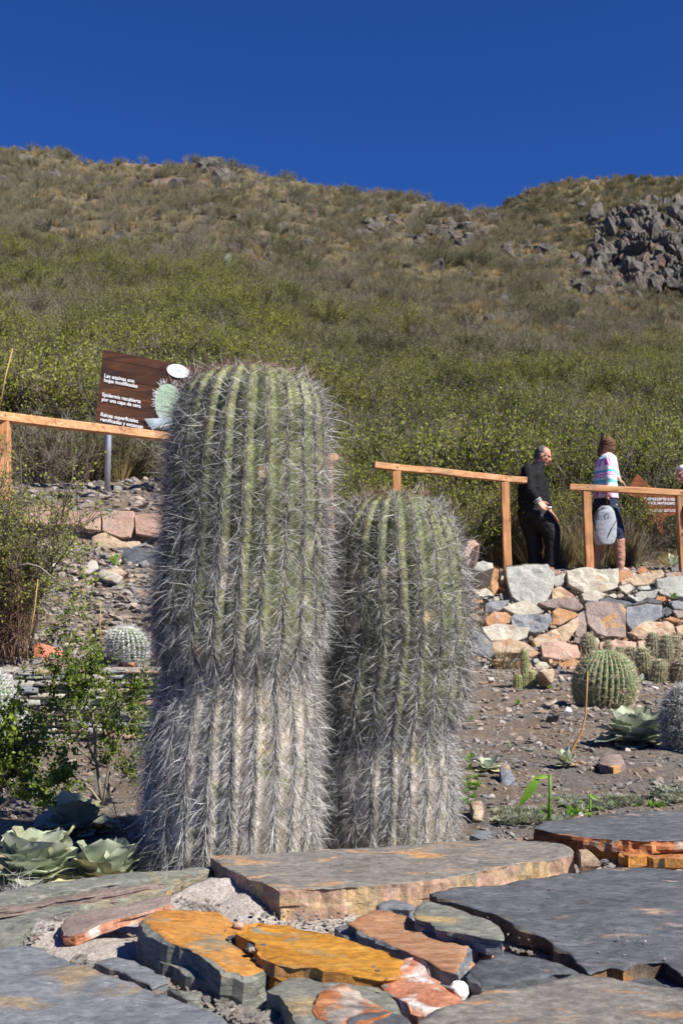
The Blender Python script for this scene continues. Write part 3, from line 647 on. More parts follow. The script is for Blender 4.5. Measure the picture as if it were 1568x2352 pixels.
def bigcol(seed, lo, tans, scars=()):
    def f(h, cr, ang, V):
        n1 = fbm(V*14+seed, 4, seed); n3 = fbm(V*45+seed, 3, seed+5)
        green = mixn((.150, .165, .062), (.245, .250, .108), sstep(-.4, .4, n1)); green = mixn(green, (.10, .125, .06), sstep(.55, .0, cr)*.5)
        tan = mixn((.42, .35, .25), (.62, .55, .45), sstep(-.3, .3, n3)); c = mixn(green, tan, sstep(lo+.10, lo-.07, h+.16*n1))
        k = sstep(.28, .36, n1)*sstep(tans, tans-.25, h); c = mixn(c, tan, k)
        k = sstep(.22, .28, fbm(V*20+seed*3, 3, seed+9))*sstep(lo, lo-.2, h)*.75; c = mixn(c, (.22, .24, .11), k)
        for (u, v, r) in scars:
            # warty tan scars on the skin
            r = r*1.35; d = np.linalg.norm(V-np.array((u, 0, v))*np.array((1, 0, 1))-np.array((0, 1, 0))*V[:, 1:2], axis=1)
            c = mixn(c, (.58, .46, .26), sstep(r, r*.75, d+.004*n3)*(V[:, 1] < 0))
        c = mixn(c, (.085, .075, .05), sstep(.84, .97, cr)*np.clip(.75+.3*n3, 0, 1))
        return c
    return f
def spcol_big(f, g, K):
    v = g.random(K)**1.1; c = mixn((.030, .027, .025), (.70, .685, .65), sstep(.15, .88, v+.14*sstep(.42, .3, f)))*np.where(g.random(K) < .25, .4, 1.)[:, None]
    top = (f > .965) & (g.random(K) < .55); c[top] = np.array((.22, .085, .035)); return np.clip(c, 0, .78)
def droop_big(f, g): return np.interp(f, [0, .3, .45, .6, .75, .9, 1], [-.65, -.75, -.60, -.30, -.05, .05, .35])+g.normal(size=len(f))*.50

M['areole'] = plain('areole_wool', (.17, .15, .13), .9, .8, 90)
# tall one
pb = P(545, 2040, 2.62); yb = 2.62; zb = -.615
s_ = 2.62/F
ztop = P(580, 842, 2.62)[2]; Hb = ztop-zb
pb = np.array(((533-784)*s_, yb, zb))
c1 = empty('tall_cactus', pb, 'tallest spiny grey green column cactus behind the slate wall', 'cactus')
pr = [(0, .172), (.1, .180), (.25, .180), (.34, .172), (.385, .158), (.415, .160), (.45, .184), (.52, .190), (.60, .184), (.72, .180), (.82, .176), (.88, .172), (.92, .166), (.955, .152), (.975, .132), (.988, .105), (.996, .065), (1, .012)]
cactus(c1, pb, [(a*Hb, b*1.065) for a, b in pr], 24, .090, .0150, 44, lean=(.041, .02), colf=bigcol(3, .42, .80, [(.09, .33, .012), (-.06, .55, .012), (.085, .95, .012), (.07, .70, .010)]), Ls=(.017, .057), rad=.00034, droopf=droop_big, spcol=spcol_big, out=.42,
       big=lambda f: np.interp(f, [0, .3, .6, .88, .97, 1], [1.0, 1.05, 1.15, 1.25, .95, .6]), rot=.05, seed=3, areole=(.0026, M['areole']))
ps = np.array(((888-784)*2.80/F, 2.80, -.61)); zt = P(925, 1128, 2.80)[2]; Hs = zt-ps[2]
c2 = empty('short_cactus', ps, 'shorter spiny column cactus with tan scars right of the tallest one', 'cactus')
pr = [(0, .138), (.12, .150), (.24, .156), (.33, .142), (.365, .143), (.41, .160), (.47, .167), (.55, .166), (.68, .168), (.78, .163), (.86, .152), (.92, .134), (.96, .108), (.985, .072), (1, .012)]
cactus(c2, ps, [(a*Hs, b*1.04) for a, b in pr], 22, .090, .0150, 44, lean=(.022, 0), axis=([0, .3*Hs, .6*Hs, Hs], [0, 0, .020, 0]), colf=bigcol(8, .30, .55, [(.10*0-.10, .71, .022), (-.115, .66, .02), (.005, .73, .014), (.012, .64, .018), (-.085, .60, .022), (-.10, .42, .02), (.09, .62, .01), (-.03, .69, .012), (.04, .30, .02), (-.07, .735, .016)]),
       Ls=(.016, .054), rad=.00034, droopf=lambda f, g: np.interp(f, [0, .35, .55, .75, .9, 1], [-.55, -.5, -.25, -.1, .1, .35])+g.normal(size=len(f))*.50, spcol=spcol_big, out=.5, big=lambda f: np.interp(f, [0, .3, .6, .9, 1], [.95, 1.0, 1.2, 1.25, .9]), rot=.1, seed=8, areole=(.0025, M['areole']))

# round and small ones
def smallcol(a, b, seed=1, tip=None):
    def f(h, cr, ang, V):
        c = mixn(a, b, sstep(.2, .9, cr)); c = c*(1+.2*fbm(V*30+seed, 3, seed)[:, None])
        if tip is not None: c = mixn(c, tip, sstep(.93, .99, h))
        return np.clip(c, 0, 1)
    return f
def globe(r, h, n=24):
    t = np.linspace(-.28*math.pi, .5*math.pi, n); c = np.sin(t); lo = c[0]
    return [((x-lo)/(1-lo)*h, max(math.cos(a)*r, .004)) for x, a in zip(c, t)]
def straw_sp(lo, hi): return lambda f, g, K: mixn(lo, hi, g.random(K))
b = P(1385, 1640, 7.4); b[2] = G(b[0], b[1])-.03; sc = b[1]/F
t = empty('barrel_cactus', b, 'round green barrel cactus with straight ribs right of the path bed', 'cactus'); tag(t, 'big round ribbed barrel cactus in the gravel behind the sage green rosette')
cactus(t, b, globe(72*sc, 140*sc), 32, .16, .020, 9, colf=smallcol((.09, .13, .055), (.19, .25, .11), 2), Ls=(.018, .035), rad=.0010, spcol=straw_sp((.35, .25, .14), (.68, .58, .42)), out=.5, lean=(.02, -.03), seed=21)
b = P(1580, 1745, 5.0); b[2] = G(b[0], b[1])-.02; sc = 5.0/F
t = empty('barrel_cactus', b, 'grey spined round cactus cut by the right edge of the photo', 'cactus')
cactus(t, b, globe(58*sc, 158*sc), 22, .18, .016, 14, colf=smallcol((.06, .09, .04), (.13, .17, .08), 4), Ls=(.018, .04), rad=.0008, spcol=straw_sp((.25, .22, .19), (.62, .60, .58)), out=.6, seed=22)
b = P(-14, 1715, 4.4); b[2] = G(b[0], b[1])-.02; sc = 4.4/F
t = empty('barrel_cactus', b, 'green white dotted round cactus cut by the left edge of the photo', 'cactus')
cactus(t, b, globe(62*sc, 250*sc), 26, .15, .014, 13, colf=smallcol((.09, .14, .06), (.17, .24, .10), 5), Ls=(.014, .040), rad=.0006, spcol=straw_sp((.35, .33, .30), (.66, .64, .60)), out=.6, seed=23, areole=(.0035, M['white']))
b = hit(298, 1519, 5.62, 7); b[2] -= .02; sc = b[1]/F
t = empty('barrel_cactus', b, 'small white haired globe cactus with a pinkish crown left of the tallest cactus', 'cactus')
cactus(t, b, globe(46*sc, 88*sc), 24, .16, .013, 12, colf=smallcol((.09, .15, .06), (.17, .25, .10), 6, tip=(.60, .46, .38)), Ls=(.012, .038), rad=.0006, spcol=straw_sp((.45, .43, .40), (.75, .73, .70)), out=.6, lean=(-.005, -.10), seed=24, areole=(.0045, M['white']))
# clump of hairy finger cacti by the far wall
fing = [(1358, 1512, 60, 17, -8), (1395, 1505, 34, 11, 0), (1425, 1525, 40, 16, 0), (1445, 1545, 62, 15, 6), (1480, 1560, 75, 17, -4), (1500, 1530, 80, 16, 0), (1528, 1545, 90, 15, 3), (1546, 1530, 72, 13, 6), (1508, 1568, 55, 17, 8), (1556, 1560, 50, 18, 16), (1584, 1550, 66, 16, 4)]
for k, (u, v, h, r, ln) in enumerate(fing):
    y = 11.3-.012*(v-1505)*2; p = P(u, v, y); p[2] = min(p[2], G(p[0], y)+.30*0+p[2]*0+G(p[0], y)*0+10) if False else G(p[0], y)-.02
    vt = v-h; zt_ = P(u, vt, y)[2]; hgt = max(zt_-p[2], .1)
    sc = y/F; lab = ['hairy finger cactus standing alone left of the clump behind the barrel cactus', 'short stubby finger cactus right behind the barrel cactus top'][k] if k < 2 else 'clump finger cactus under the far wall, '+('shortest one at its left edge', 'stout one bending right at the left side', 'tall stout one leaning left', 'tall straight one just right of the leaning one', 'tallest one with a pale green head', 'slim one behind the front stub', 'low stub in the front row', 'one leaning right out of the photo', 'outermost one beyond the right edge')[k-2]
    t = empty('finger_cactus', p, lab, 'cactus', 'hairy finger cacti below the far wall')
    rr = r*sc; prof = [(0, rr*.8), (hgt*.2, rr), (hgt*.75, rr), (hgt*.9, rr*.82), (hgt*.97, rr*.5), (hgt, .004)]
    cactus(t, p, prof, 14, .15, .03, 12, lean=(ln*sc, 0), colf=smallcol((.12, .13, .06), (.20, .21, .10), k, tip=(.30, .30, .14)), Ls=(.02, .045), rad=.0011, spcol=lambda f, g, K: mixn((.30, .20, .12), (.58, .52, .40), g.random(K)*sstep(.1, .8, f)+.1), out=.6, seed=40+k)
for (u, v, h, r, lab, ln) in ((1207, 1566, 78, 10, 'thin upright finger cactus left of the loose brown block', -3), (1190, 1570, 24, 12, 'low stub of cactus at the left foot of the thin finger cactus', 0), (1220, 1568, 30, 11, 'low stub of cactus at the right foot of the thin finger cactus', 2)):
    y = 9.6; p = P(u, v, y); p[2] = G(p[0], y)-.02; hgt = P(u, v-h, y)[2]-p[2]; sc = y/F
    t = empty('finger_cactus', p, lab, 'cactus', 'thin finger cacti in the gravel')
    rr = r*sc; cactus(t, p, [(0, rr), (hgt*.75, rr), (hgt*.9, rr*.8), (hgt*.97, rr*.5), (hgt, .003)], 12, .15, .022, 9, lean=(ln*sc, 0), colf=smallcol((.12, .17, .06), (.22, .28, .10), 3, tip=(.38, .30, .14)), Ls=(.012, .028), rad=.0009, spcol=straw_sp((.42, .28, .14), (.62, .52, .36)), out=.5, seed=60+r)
# grey cactus far up the hill
hp = hill(522.0, tof(hill, 522, 625)); t = empty('column_cactus', hp, 'pale green cactus standing alone halfway up the hillside', 'cactus')
cactus(t, hp, [(0, .32), (.7, .38), (1.0, .3), (1.2, .18), (1.25, .02)], 14, .14, .2, 3, colf=smallcol((.10, .12, .07), (.15, .17, .11)), Ls=(.06, .12), rad=.004, spcol=straw_sp((.4, .4, .35), (.6, .6, .5)), seed=77)
# ------------------------------------------------------------------ stones
from mathutils.geometry import delaunay_2d_cdt
def prism(name, th, O, nrm, depth, mat, step=.03, jit=.006, rough=.004, side=.008, bevel=.004, seed=None, nfreq=9, layers=3, flare=0.0, smat=None, cell=None, terr=.0, flat=False, **k):
    """slab or stone: outline O (world), face towards nrm; broken, layered sides"""
    sd = int(abs(O[0][0]*1000)+abs(O[1][2]*977)+len(O)*31) if seed is None else seed
    g = np.random.default_rng(sd); nrm = np.asarray(nrm, float); nrm /= np.linalg.norm(nrm)
    e1 = np.cross(nrm, (0, 0, 1.)); e1 = np.array((1., 0, 0)) if np.linalg.norm(e1) < .3 else e1/np.linalg.norm(e1)
    e1 = e1-(e1@nrm)*nrm; e1 /= np.linalg.norm(e1); e2 = np.cross(nrm, e1); O = np.asarray(O, float); c = O.mean(0)
    p = np.stack([(O-c)@e1, (O-c)@e2], 1)
    if np.sum(p[:, 0]*np.roll(p[:, 1], -1)-np.roll(p[:, 0], -1)*p[:, 1]) < 0: p = p[::-1]
    out = []; ln = []
    for a, b in zip(p, np.roll(p, -1, 0)):
        L = np.linalg.norm(b-a); n = max(1, int(round(L/step)))
        for i in range(n): out.append(a+(b-a)*i/n)
    q = np.array(out); n = len(q); T = np.roll(q, -1, 0)-np.roll(q, 1, 0); T /= np.linalg.norm(T, axis=1)[:, None]+1e-9; No = np.stack([T[:, 1], -T[:, 0]], 1)
    w3 = lambda z, f: np.concatenate([z*f, np.full((len(z), 1), sd*.13)], 1)
    q = q+No*(jit*1.6*fbm(w3(q, .25/step), 3, 4)+jit*.5*g.normal(size=n)*.5)[:, None]
    cell = cell or max(step, .012)
    ins = q-No*bevel*1.3
    gx = np.arange(q[:, 0].min(), q[:, 0].max(), cell); gy = np.arange(q[:, 1].min(), q[:, 1].max(), cell); X, Y = np.meshgrid(gx, gy); G2 = np.stack([X.ravel(), Y.ravel()], 1)+g.uniform(-.25, .25, (X.size, 2))*cell
    ok = np.zeros(len(G2), bool)
    for a, b in zip(ins, np.roll(ins, -1, 0)):
        cr_ = ((a[1] > G2[:, 1]) != (b[1] > G2[:, 1])) & (G2[:, 0] < (b[0]-a[0])*(G2[:, 1]-a[1])/(b[1]-a[1]+1e-12)+a[0]); ok ^= cr_
    G2 = G2[ok]
    dmin = np.full(len(G2), 9.)
    for a in ins: dmin = np.minimum(dmin, np.hypot(G2[:, 0]-a[0], G2[:, 1]-a[1]))
    G2 = G2[dmin > cell*.55]
    pts = [Vector(v) for v in np.concatenate([ins, G2])]
    vo, eo, fo, _, _, _ = delaunay_2d_cdt(pts, [(i, (i+1) % n) for i in range(n)], [list(range(n))], 1, 1e-6)
    V2 = np.array([tuple(v) for v in vo]); 
    W3 = c+V2[:, :1]*e1+V2[:, 1:]*e2
    d = rough*(fbm(W3*nfreq, 4, 3)*1.6+fbm(W3*nfreq*4, 3, 9)*.4)
    if terr:
        f = fbm(W3*np.array((9, 7, 9.))+sd*.37, 5, 12)*3.6; fl = np.floor(f); d = d+terr*(fl+sstep(.88, 1.0, f-fl))
    top = W3+nrm*d[:, None]; nt_ = len(top); T3 = [tuple(f) for f in fo]; T3 = [(f[0], f[i], f[i+1]) for f in T3 for i in range(1, len(f)-1)]
    # boundary of the triangulation, in order of the outline
    near_ = [int(np.argmin(np.hypot(V2[:, 0]-a[0], V2[:, 1]-a[1]))) for a in ins]
    rim = c+q[:, :1]*e1+q[:, 1:]*e2; dr = d[near_]; rim = rim+nrm*(dr-bevel)[:, None]
    Vs = [top, rim]; Qs = [(near_[j], nt_+j, nt_+(j+1) % n, near_[(j+1) % n]) for j in range(n)]
    ow = No[:, :1]*e1+No[:, 1:]*e2; prev = nt_; base = nt_+n
    for l in range(1, layers+1):
        wob = depth/layers*.55*fbm(w3(q, .11/step)+l*3.1, 3, 21+l) if l < layers else np.zeros(n)
        f = l/layers; off = side*1.5*fbm(w3(q, .22/step)+l*7.7, 3, 5+l)+flare*f; off = off*(1 if l < layers else .3)
        for sub in ((.0, .92) if l < layers else (1.,)):
            ff = (l-1+.08+(.0 if sub == 0 else .9))/layers if l < layers else 1.0
            R = c+q[:, :1]*e1+q[:, 1:]*e2+nrm*(dr*(1-ff)-bevel-depth*ff+wob)[:, None]+ow*off[:, None]; Vs.append(R)
            Qs += [(prev+j, base+j, base+(j+1) % n, prev+(j+1) % n) for j in range(n)]; prev = base; base += n
    V = np.concatenate(Vs); mats = [mat, smat or mat]; mi = [0]*len(T3)+[1 if i >= n else 0 for i in range(len(Qs))]
    o = wpart(name, th, V, [np.array(T3), np.array(Qs)], mats, smooth=False, mi=mi, **k)
    if len(o.data.polygons) == len(mi) and not flat:
        sm = np.zeros(len(mi), bool); sm[:len(T3)+n] = True; o.data.polygons.foreach_set('use_smooth', sm)
    return o
C2 = lambda L: [(x/2, 1878.3+y/2) for x, y in L]
C3 = lambda L: [(784+x/2, 1837.5+y/2) for x, y in L]
C1 = lambda L: [(1029+x/2.909, 1306.7+y/2.909) for x, y in L]
C4 = lambda L: [(784+x/2, 939.2+y/2) for x, y in L]
C5 = lambda L: [(x/2.88, 1225+y/2.88) for x, y in L]
CA = lambda L: [(x/2, 735+y/2) for x, y in L]

# ---- the near wall: mortar core and capping slabs
wall = empty('stone_wall', (0.1, 1.5, -1.5), 'near slate wall capped with grey, ochre and rust slabs under the camera', 'wall')
bx = np.array([-3.5, -1.0, -.571, -.24, 0.0, .50, .82, 1.3, 4]); by = np.array([1.62, 1.74, 1.83, 1.98, 2.10, 2.24, 2.62, 2.72, 2.9])
def back_y(x): return np.interp(x, bx, by)
xs = np.linspace(-3.4, 3.9, 420); vs = np.linspace(0, 1, 110); Vg, Xg = np.meshgrid(vs, xs, indexing='ij'); Yg = .78+(back_y(Xg)-.78)*Vg
Zg = -.484+.006*n2(Xg, Yg, 6, 4, 71)+.007*n2(Xg, Yg, 34, 4, 72)+.004*n2(Xg, Yg, 110, 3, 73)
pm = Pz(530, 2065, -.46)
def lump(u, v, ru, rv, h):
    global Zg
    c = Pz(u, v, -.48); s = -.48
    a = Pz(u+ru, v, -.48)[0]-c[0]; b = abs(Pz(u, v-rv, -.48)[1]-Pz(u, v+rv, -.48)[1])/2
    q = np.hypot((Xg-c[0])/a, (Yg-c[1])/b); Zg = Zg+h*(1-sstep(.15, 1.1, q+.35*n2(Xg, Yg, 14, 4, 77)))
lump(500, 2045, 165, 62, .034); lump(570, 2095, 80, 30, .016); lump(450, 2010, 120, 26, .010); lump(110, 2140, 140, 44, .018); lump(240, 2185, 150, 38, .014); lump(690, 2320, 60, 50, .028); lump(1010, 2290, 45, 30, .014); lump(340, 2010, 60, 14, .02)
V, q = grid_mesh(Xg, Yg, Zg); n_, m_ = Xg.shape
bot = V.copy(); e0 = np.arange(m_); e1 = (n_-1)*m_+np.arange(m_)
fr = V[e0].copy(); fr[:, 2] = -1.5; bk = V[e1].copy(); bk[:, 2] = -.8; k0 = len(V); V = np.concatenate([V, fr, bk])
q2 = [(k0+j, k0+j+1, j+1, j) for j in range(m_-1)]+[(e1[j], e1[j+1], k0+m_+j+1, k0+m_+j) for j in range(m_-1)]
wpart('mortar', wall, V, [np.concatenate([q, q2])], M['mortar'], smooth=True)
def cap(out, z, th_, mat, zf=None, name='slab', parent='wall', lab=None, **k):
    O = []
    for (u, v) in out:
        p = Pz(u, v, z) if zf is None else None
        if zf is not None:
            zz = z
            for _ in range(4): p = Pz(u, v, zz); zz = z+zf(p)
            p = Pz(u, v, zz)
        O.append(p)
    nr = np.array((0, 0, 1.))
    if zf is not None:
        g_ = [zf(O[0]+np.array((.01, 0, 0)))-zf(O[0]), zf(O[0]+np.array((0, .01, 0)))-zf(O[0])]; nr = np.array((-g_[0]/.01, -g_[1]/.01, 1))
    kw = dict(step=.011, jit=.005, rough=.0022, side=.006, bevel=.0016, terr=.0018, cell=.0095); kw.update(k)
    if lab: kw['label'] = lab
    return prism(name, wall if parent == 'wall' else parent, np.array(O), nr, th_, mat, **kw)
# capping slabs, from the back edge forwards
cap(C2([(-500, 430), (-200, 375), (0, 338), (400, 275), (700, 250), (985, 222), (960, 243), (800, 268), (640, 296), (500, 318), (250, 352), (0, 395), (-500, 480)]), -.452, .06, M['slate_green'], rough=.004)
cap(C2([(-500, 490), (0, 400), (250, 358), (500, 325), (800, 285), (835, 300), (760, 345), (600, 378), (470, 398), (300, 440), (190, 458), (150, 505), (110, 545), (0, 580), (-500, 640)]), -.462, .05, M['slate_green'], rough=.007)
cap(C2([(-500, 478), (0, 398), (250, 362), (500, 330), (760, 300), (640, 330), (420, 365), (200, 392), (0, 418), (-500, 500)]), -.449, .012, M['taupe'], rough=.003, lab='long thin reddish brown shale strip lying on the green grey slab')
S1 = C2([(970, 188), (1100, 172), (1300, 158), (1568, 144)])+C3([(200, 205), (560, 180), (700, 172), (850, 178), (1020, 205), (1062, 232), (1058, 252), (860, 280), (500, 345), (250, 378), (0, 400)])+C2([(1290, 332), (1150, 285), (1060, 240)])
cap(S1, -.435, .075, M['slate_brown'], smat=M['pinktan'], side=.008, lab='long brown grey capping slab with pinkish front edge')
Q1 = C3([(885, 135), (925, 103), (1080, 84), (1250, 62), (1568, 45), (1900, 36), (1950, 190), (1568, 178), (1420, 186), (1240, 178), (1060, 162), (960, 150)])
cap(Q1, -.428, .024, M['slate_streak'], smat=M['rust'], side=.012, lab='upper right bluish slab with rusty layered edge')
cap([(u-2, v+9) for u, v in C3([(760, 175), (820, 158), (940, 158), (1060, 175), (1240, 190), (1420, 196), (1600, 190), (1950, 205), (1950, 262), (1568, 258), (1400, 235), (1320, 252), (1270, 225), (1190, 215), (1060, 205), (960, 185)])], -.456, .055, M['rust'], rough=.006, side=.018, smat=M['ochre'], lab='rusty orange broken ledge under the bluish slab')
cap(C3([(585, 160), (620, 138), (690, 140), (702, 172), (640, 178)]), -.48, .03, M['slate_blue'])
J = C3([(405, 425), (520, 408), (700, 390), (1000, 338), (1130, 320), (1250, 304), (1400, 302), (1500, 312), (1750, 360), (1950, 420), (1950, 800), (1568, 800), (1480, 735), (1330, 745), (1300, 775), (1230, 760), (1135, 790), (1060, 715), (970, 660), (930, 620), (835, 590), (700, 520), (560, 470), (450, 450)])
cap(J, -.446, .065, M['slate_streak'], smat=M['rustdark'], side=.012, lab='wide dark grey slate slab with pale streaks at the right', flare=-.01)
cap(C3([(1300, 770), (1480, 745), (1568, 810), (1950, 830), (1950, 950), (1568, 900), (1200, 830), (1160, 800)]), -.462, .05, M['slate'], rough=.006)
K = C3([(200, 1160), (360, 1010), (520, 930), (680, 870), (900, 835), (1110, 805), (1230, 812), (1400, 845), (1568, 880), (1950, 960), (2100, 1500), (0, 1500)])
cap(K, -.432, .08, M['slate_brown'], smat=M['slate'], side=.010, lab='nearest brown grey slab at the lower right corner')
cap(C3([(575, 785), (640, 740), (740, 695), (860, 705), (1000, 735), (1095, 795), (900, 815), (740, 850), (650, 862), (620, 830)]), -.450, .05, M['slate'], side=.01)
cap(C3([(590, 700), (640, 672), (740, 668), (735, 690), (640, 735), (560, 790), (560, 745)]), -.466, .03, M['redwhite'])
N_ = C3([(30, 560), (80, 530), (150, 505), (210, 512), (300, 520), (360, 560), (420, 612), (520, 630), (583, 650), (570, 700), (550, 760), (530, 790), (450, 780), (350, 715), (280, 690), (190, 640), (100, 610)])
cap(N_, -.446, .050, M['rust_streak'], smat=M['slate_blue'], side=.012, flare=.010, terr=.003, lab='orange streaked slab with grey split side')
cap(C3([(-20, 580), (40, 565), (110, 625), (190, 670), (280, 710), (200, 735), (120, 710), (30, 640)]), -.460, .04, M['slate_blue'], rough=.004)
cap(C3([(155, 480), (215, 455), (285, 458), (300, 478), (340, 490), (320, 512), (240, 502), (170, 500)]), -.460, .03, M['slate_blue'])
E1 = C2([(662, 480), (690, 445), (760, 428), (870, 424), (1010, 428), (1060, 470), (1180, 482), (1330, 540), (1370, 610), (1330, 664), (1200, 690), (1120, 708), (1040, 694), (940, 640), (850, 602), (760, 565), (700, 530)])
cap(E1, -.436, .075, M['ochre'], smat=M['slate_green'], zf=lambda p: -.08*(p[0]+.16), rough=.004, side=.009, flare=.012, lab='large ochre orange stone with grey green split side')
E2 = C2([(1100, 525), (1130, 490), (1190, 470), (1260, 474), (1330, 482), (1430, 502), (1568, 547), (1720, 610), (1848, 663), (1835, 700), (1818, 735), (1748, 748), (1650, 735), (1568, 712), (1400, 668), (1270, 645), (1190, 600)])
cap(E2, -.431, .06, M['yellow'], smat=M['ochre'], rough=.005, side=.008, terr=.003, zf=lambda p: -.08*(p[0]+.02), lab='bright yellow ochre stone overlapping the orange one')
cap(C3([(-230, 780), (-100, 755), (0, 800), (110, 835), (185, 845), (250, 900), (280, 960), (320, 1010), (250, 1060), (60, 1110), (-160, 1080), (-250, 940), (-330, 850)]), -.441, .06, M['slate_green'], rough=.005, side=.010, lab='grey green stone with rusty patch at the bottom centre')
cap(C3([(-120, 880), (0, 850), (90, 880), (150, 930), (240, 990), (150, 1040), (0, 1060), (-110, 1000)]), -.4385, .010, M['rust'], rough=.005)
cap(C3([(185, 845), (230, 800), (285, 735), (330, 728), (375, 750), (420, 800), (450, 830), (500, 880), (545, 905), (520, 935), (440, 975), (400, 990), (320, 960), (250, 915)]), -.440, .06, M['redwhite'], rough=.006, terr=.002, side=.012, lab='reddish stone with white crust at the bottom centre')
cap(C3([(40, 1030), (120, 985), (230, 978), (300, 1010), (330, 1060), (200, 1100), (20, 1090)]), -.44, .05, M['slate'], rough=.005)
Hh = C2([(-600, 600), (-200, 600), (0, 602), (90, 590), (185, 596), (300, 640), (450, 705), (600, 755), (750, 800), (860, 832), (950, 872), (1020, 905), (1060, 960), (1180, 1150), (1180, 1400), (-600, 1400)])
cap(Hh, -.448, .07, M['slate_blue'], side=.008, smat=M['slate_brown'], lab='wide blue grey slab with an orange stain at the lower left corner')
cap(C2([(445, 665), (480, 645), (540, 638), (640, 672), (770, 735), (768, 760), (700, 782), (620, 745), (560, 705)]), -.464, .035, M['slate_blue'])
cap(C2([(780, 790), (860, 800), (930, 800), (925, 835), (860, 840)]), -.464, .03, M['slate_green'])
# the tilted flat stone with the gap under it
tilt = cap(C2([(275, 502), (300, 462), (400, 428), (500, 402), (640, 378), (782, 350), (786, 362), (778, 392), (690, 418), (545, 455), (440, 500), (345, 538), (295, 535)]), -.440, .014, M['taupe'], smat=M['redwhite'], terr=.0006, zf=lambda p: .10*(p[0]+.27)+.10*(p[1]-1.7), name='flat_stone', rough=.003, side=.004, parent=None)
tag(tilt, 'thin brown flat stone tilted over a dark gap at the left of the near wall', 'stone')
ol = cap(C3([(332, 505), (345, 480), (382, 465), (440, 470), (500, 482), (600, 530), (700, 570), (742, 592), (752, 615), (745, 640), (660, 628), (600, 610), (520, 590), (430, 575), (400, 545), (345, 530)]), -.428, .022, M['slate_green'], rough=.004, side=.007, smat=M['slate_blue'], name='flat_stone', parent=None, flare=-.006)
tag(ol, 'loose olive grey flat stone with yellow lichen resting beside the dark slate slab', 'stone')
def pebble(u, v, z, sx, sy, sz, mat, lab, seed, cat='stone', name='pebble', rot=0, cuts=5):
    me = rock_mesh(seed, mat, sx, sy, sz, name=name, n=12, cuts=cuts, rough=.15)
    p = Pz(u, v, z); o = part(name, None, me); o.location = (p[0], p[1], z+sz*.5); o.rotation_euler = (0, 0, rot); return tag(o, lab, cat)
pebble(1347, 1990, -.455, .030, .026, .021, M['tanstone'], 'tan blocky loose stone between the slabs at the right', 301, rot=.3)
pebble(547, 2131, -.437, .0085, .007, .006, M['pinkrock'], 'tiny pink pebble on the large ochre stone', 302, cuts=2)
pebble(534, 2159, -.436, .015, .009, .005, M['slate'], 'small dark flat pebble on the large ochre stone', 303)
pebble(592, 2180, -.434, .026, .010, .005, M['slate'], 'larger dark slate chip on the large ochre stone', 304, rot=-.45)
pebble(580, 2186, -.434, .007, .006, .004, M['pale'], 'pale pebble tucked against the dark slate chip', 305, cuts=2)
pebble(1053, 2292, -.47, .014, .012, .014, M['white'], 'white rounded pebble beside the reddish stone', 306, cuts=1)
# crumbs in the joints
CH = [rock_mesh(320+i, M['palechip' if i < 4 else 'chip'], 1, .75, .45, cuts=8, n=8, rough=.2) for i in range(6)]
cr = []
def crumbs(L, n, wv, s0, s1, z=-.478):
    for k in range(n):
        i = rnd.randrange(len(L)-1); f = rnd.random(); u = L[i][0]*(1-f)+L[i+1][0]*f+rnd.gauss(0, wv*1.6); v = L[i][1]*(1-f)+L[i+1][1]*f+rnd.gauss(0, wv)
        cr.append((*Pz(u, v, z), s0+(s1-s0)*rnd.random()**3))
crumbs(C3([(540, 385), (760, 355), (900, 330), (1080, 310), (1240, 290), (1568, 300)]), 420, 5, .003, .016, -.476)
crumbs(C2([(350, 650), (500, 700), (620, 770), (800, 810), (900, 860), (1060, 950)]), 420, 6, .003, .014, -.474)
crumbs(C3([(750, 660), (900, 710), (1010, 750)]), 260, 3, .002, .006, -.474)
crumbs(C2([(1010, 880), (1130, 900), (1300, 930), (1480, 920)]), 260, 9, .003, .013, -.465)
crumbs(C3([(450, 960), (560, 900), (640, 800), (560, 840)]), 130, 5, .003, .012, -.474)
crumbs(C2([(140, 560), (240, 480), (420, 420)]), 130, 6, .002, .007, -.466)
crumbs(C3([(700, 170), (860, 190)]), 80, 6, .003, .012, -.474); crumbs(C2([(840, 400), (1000, 420)]), 90, 5, .002, .008, -.460)
crumbs([(0, 2250), (300, 2200), (700, 2150), (1568, 2150)], 900, 60, .002, .008, -.479)
crumbs([(400, 2040), (600, 2080), (840, 2130)], 260, 22, .002, .007, -.468)
crumbs([(330, 2150), (420, 2240), (520, 2290)], 260, 9, .003, .012, -.474)
crumbs([(560, 2010), (1000, 1970), (1280, 1950)], 60, 14, .0012, .0035, -.4335)
crumbs([(1000, 2070), (1300, 2120), (1568, 2150)], 90, 45, .0012, .004, -.4445)
crumbs([(350, 2120), (620, 2180), (900, 2240)], 70, 14, .0012, .004, -.434)
cr = np.array(cr); stuff('wall_crumbs', CH, cr[:, :3], cr[:, 3], rng.uniform(0, 6.28, len(cr)), rng.integers(0, 6, len(cr)), 'pale and grey stone crumbs lodged in the joints of the near wall', 'gravel', tilt=rng.normal(size=(len(cr), 2))*.5)

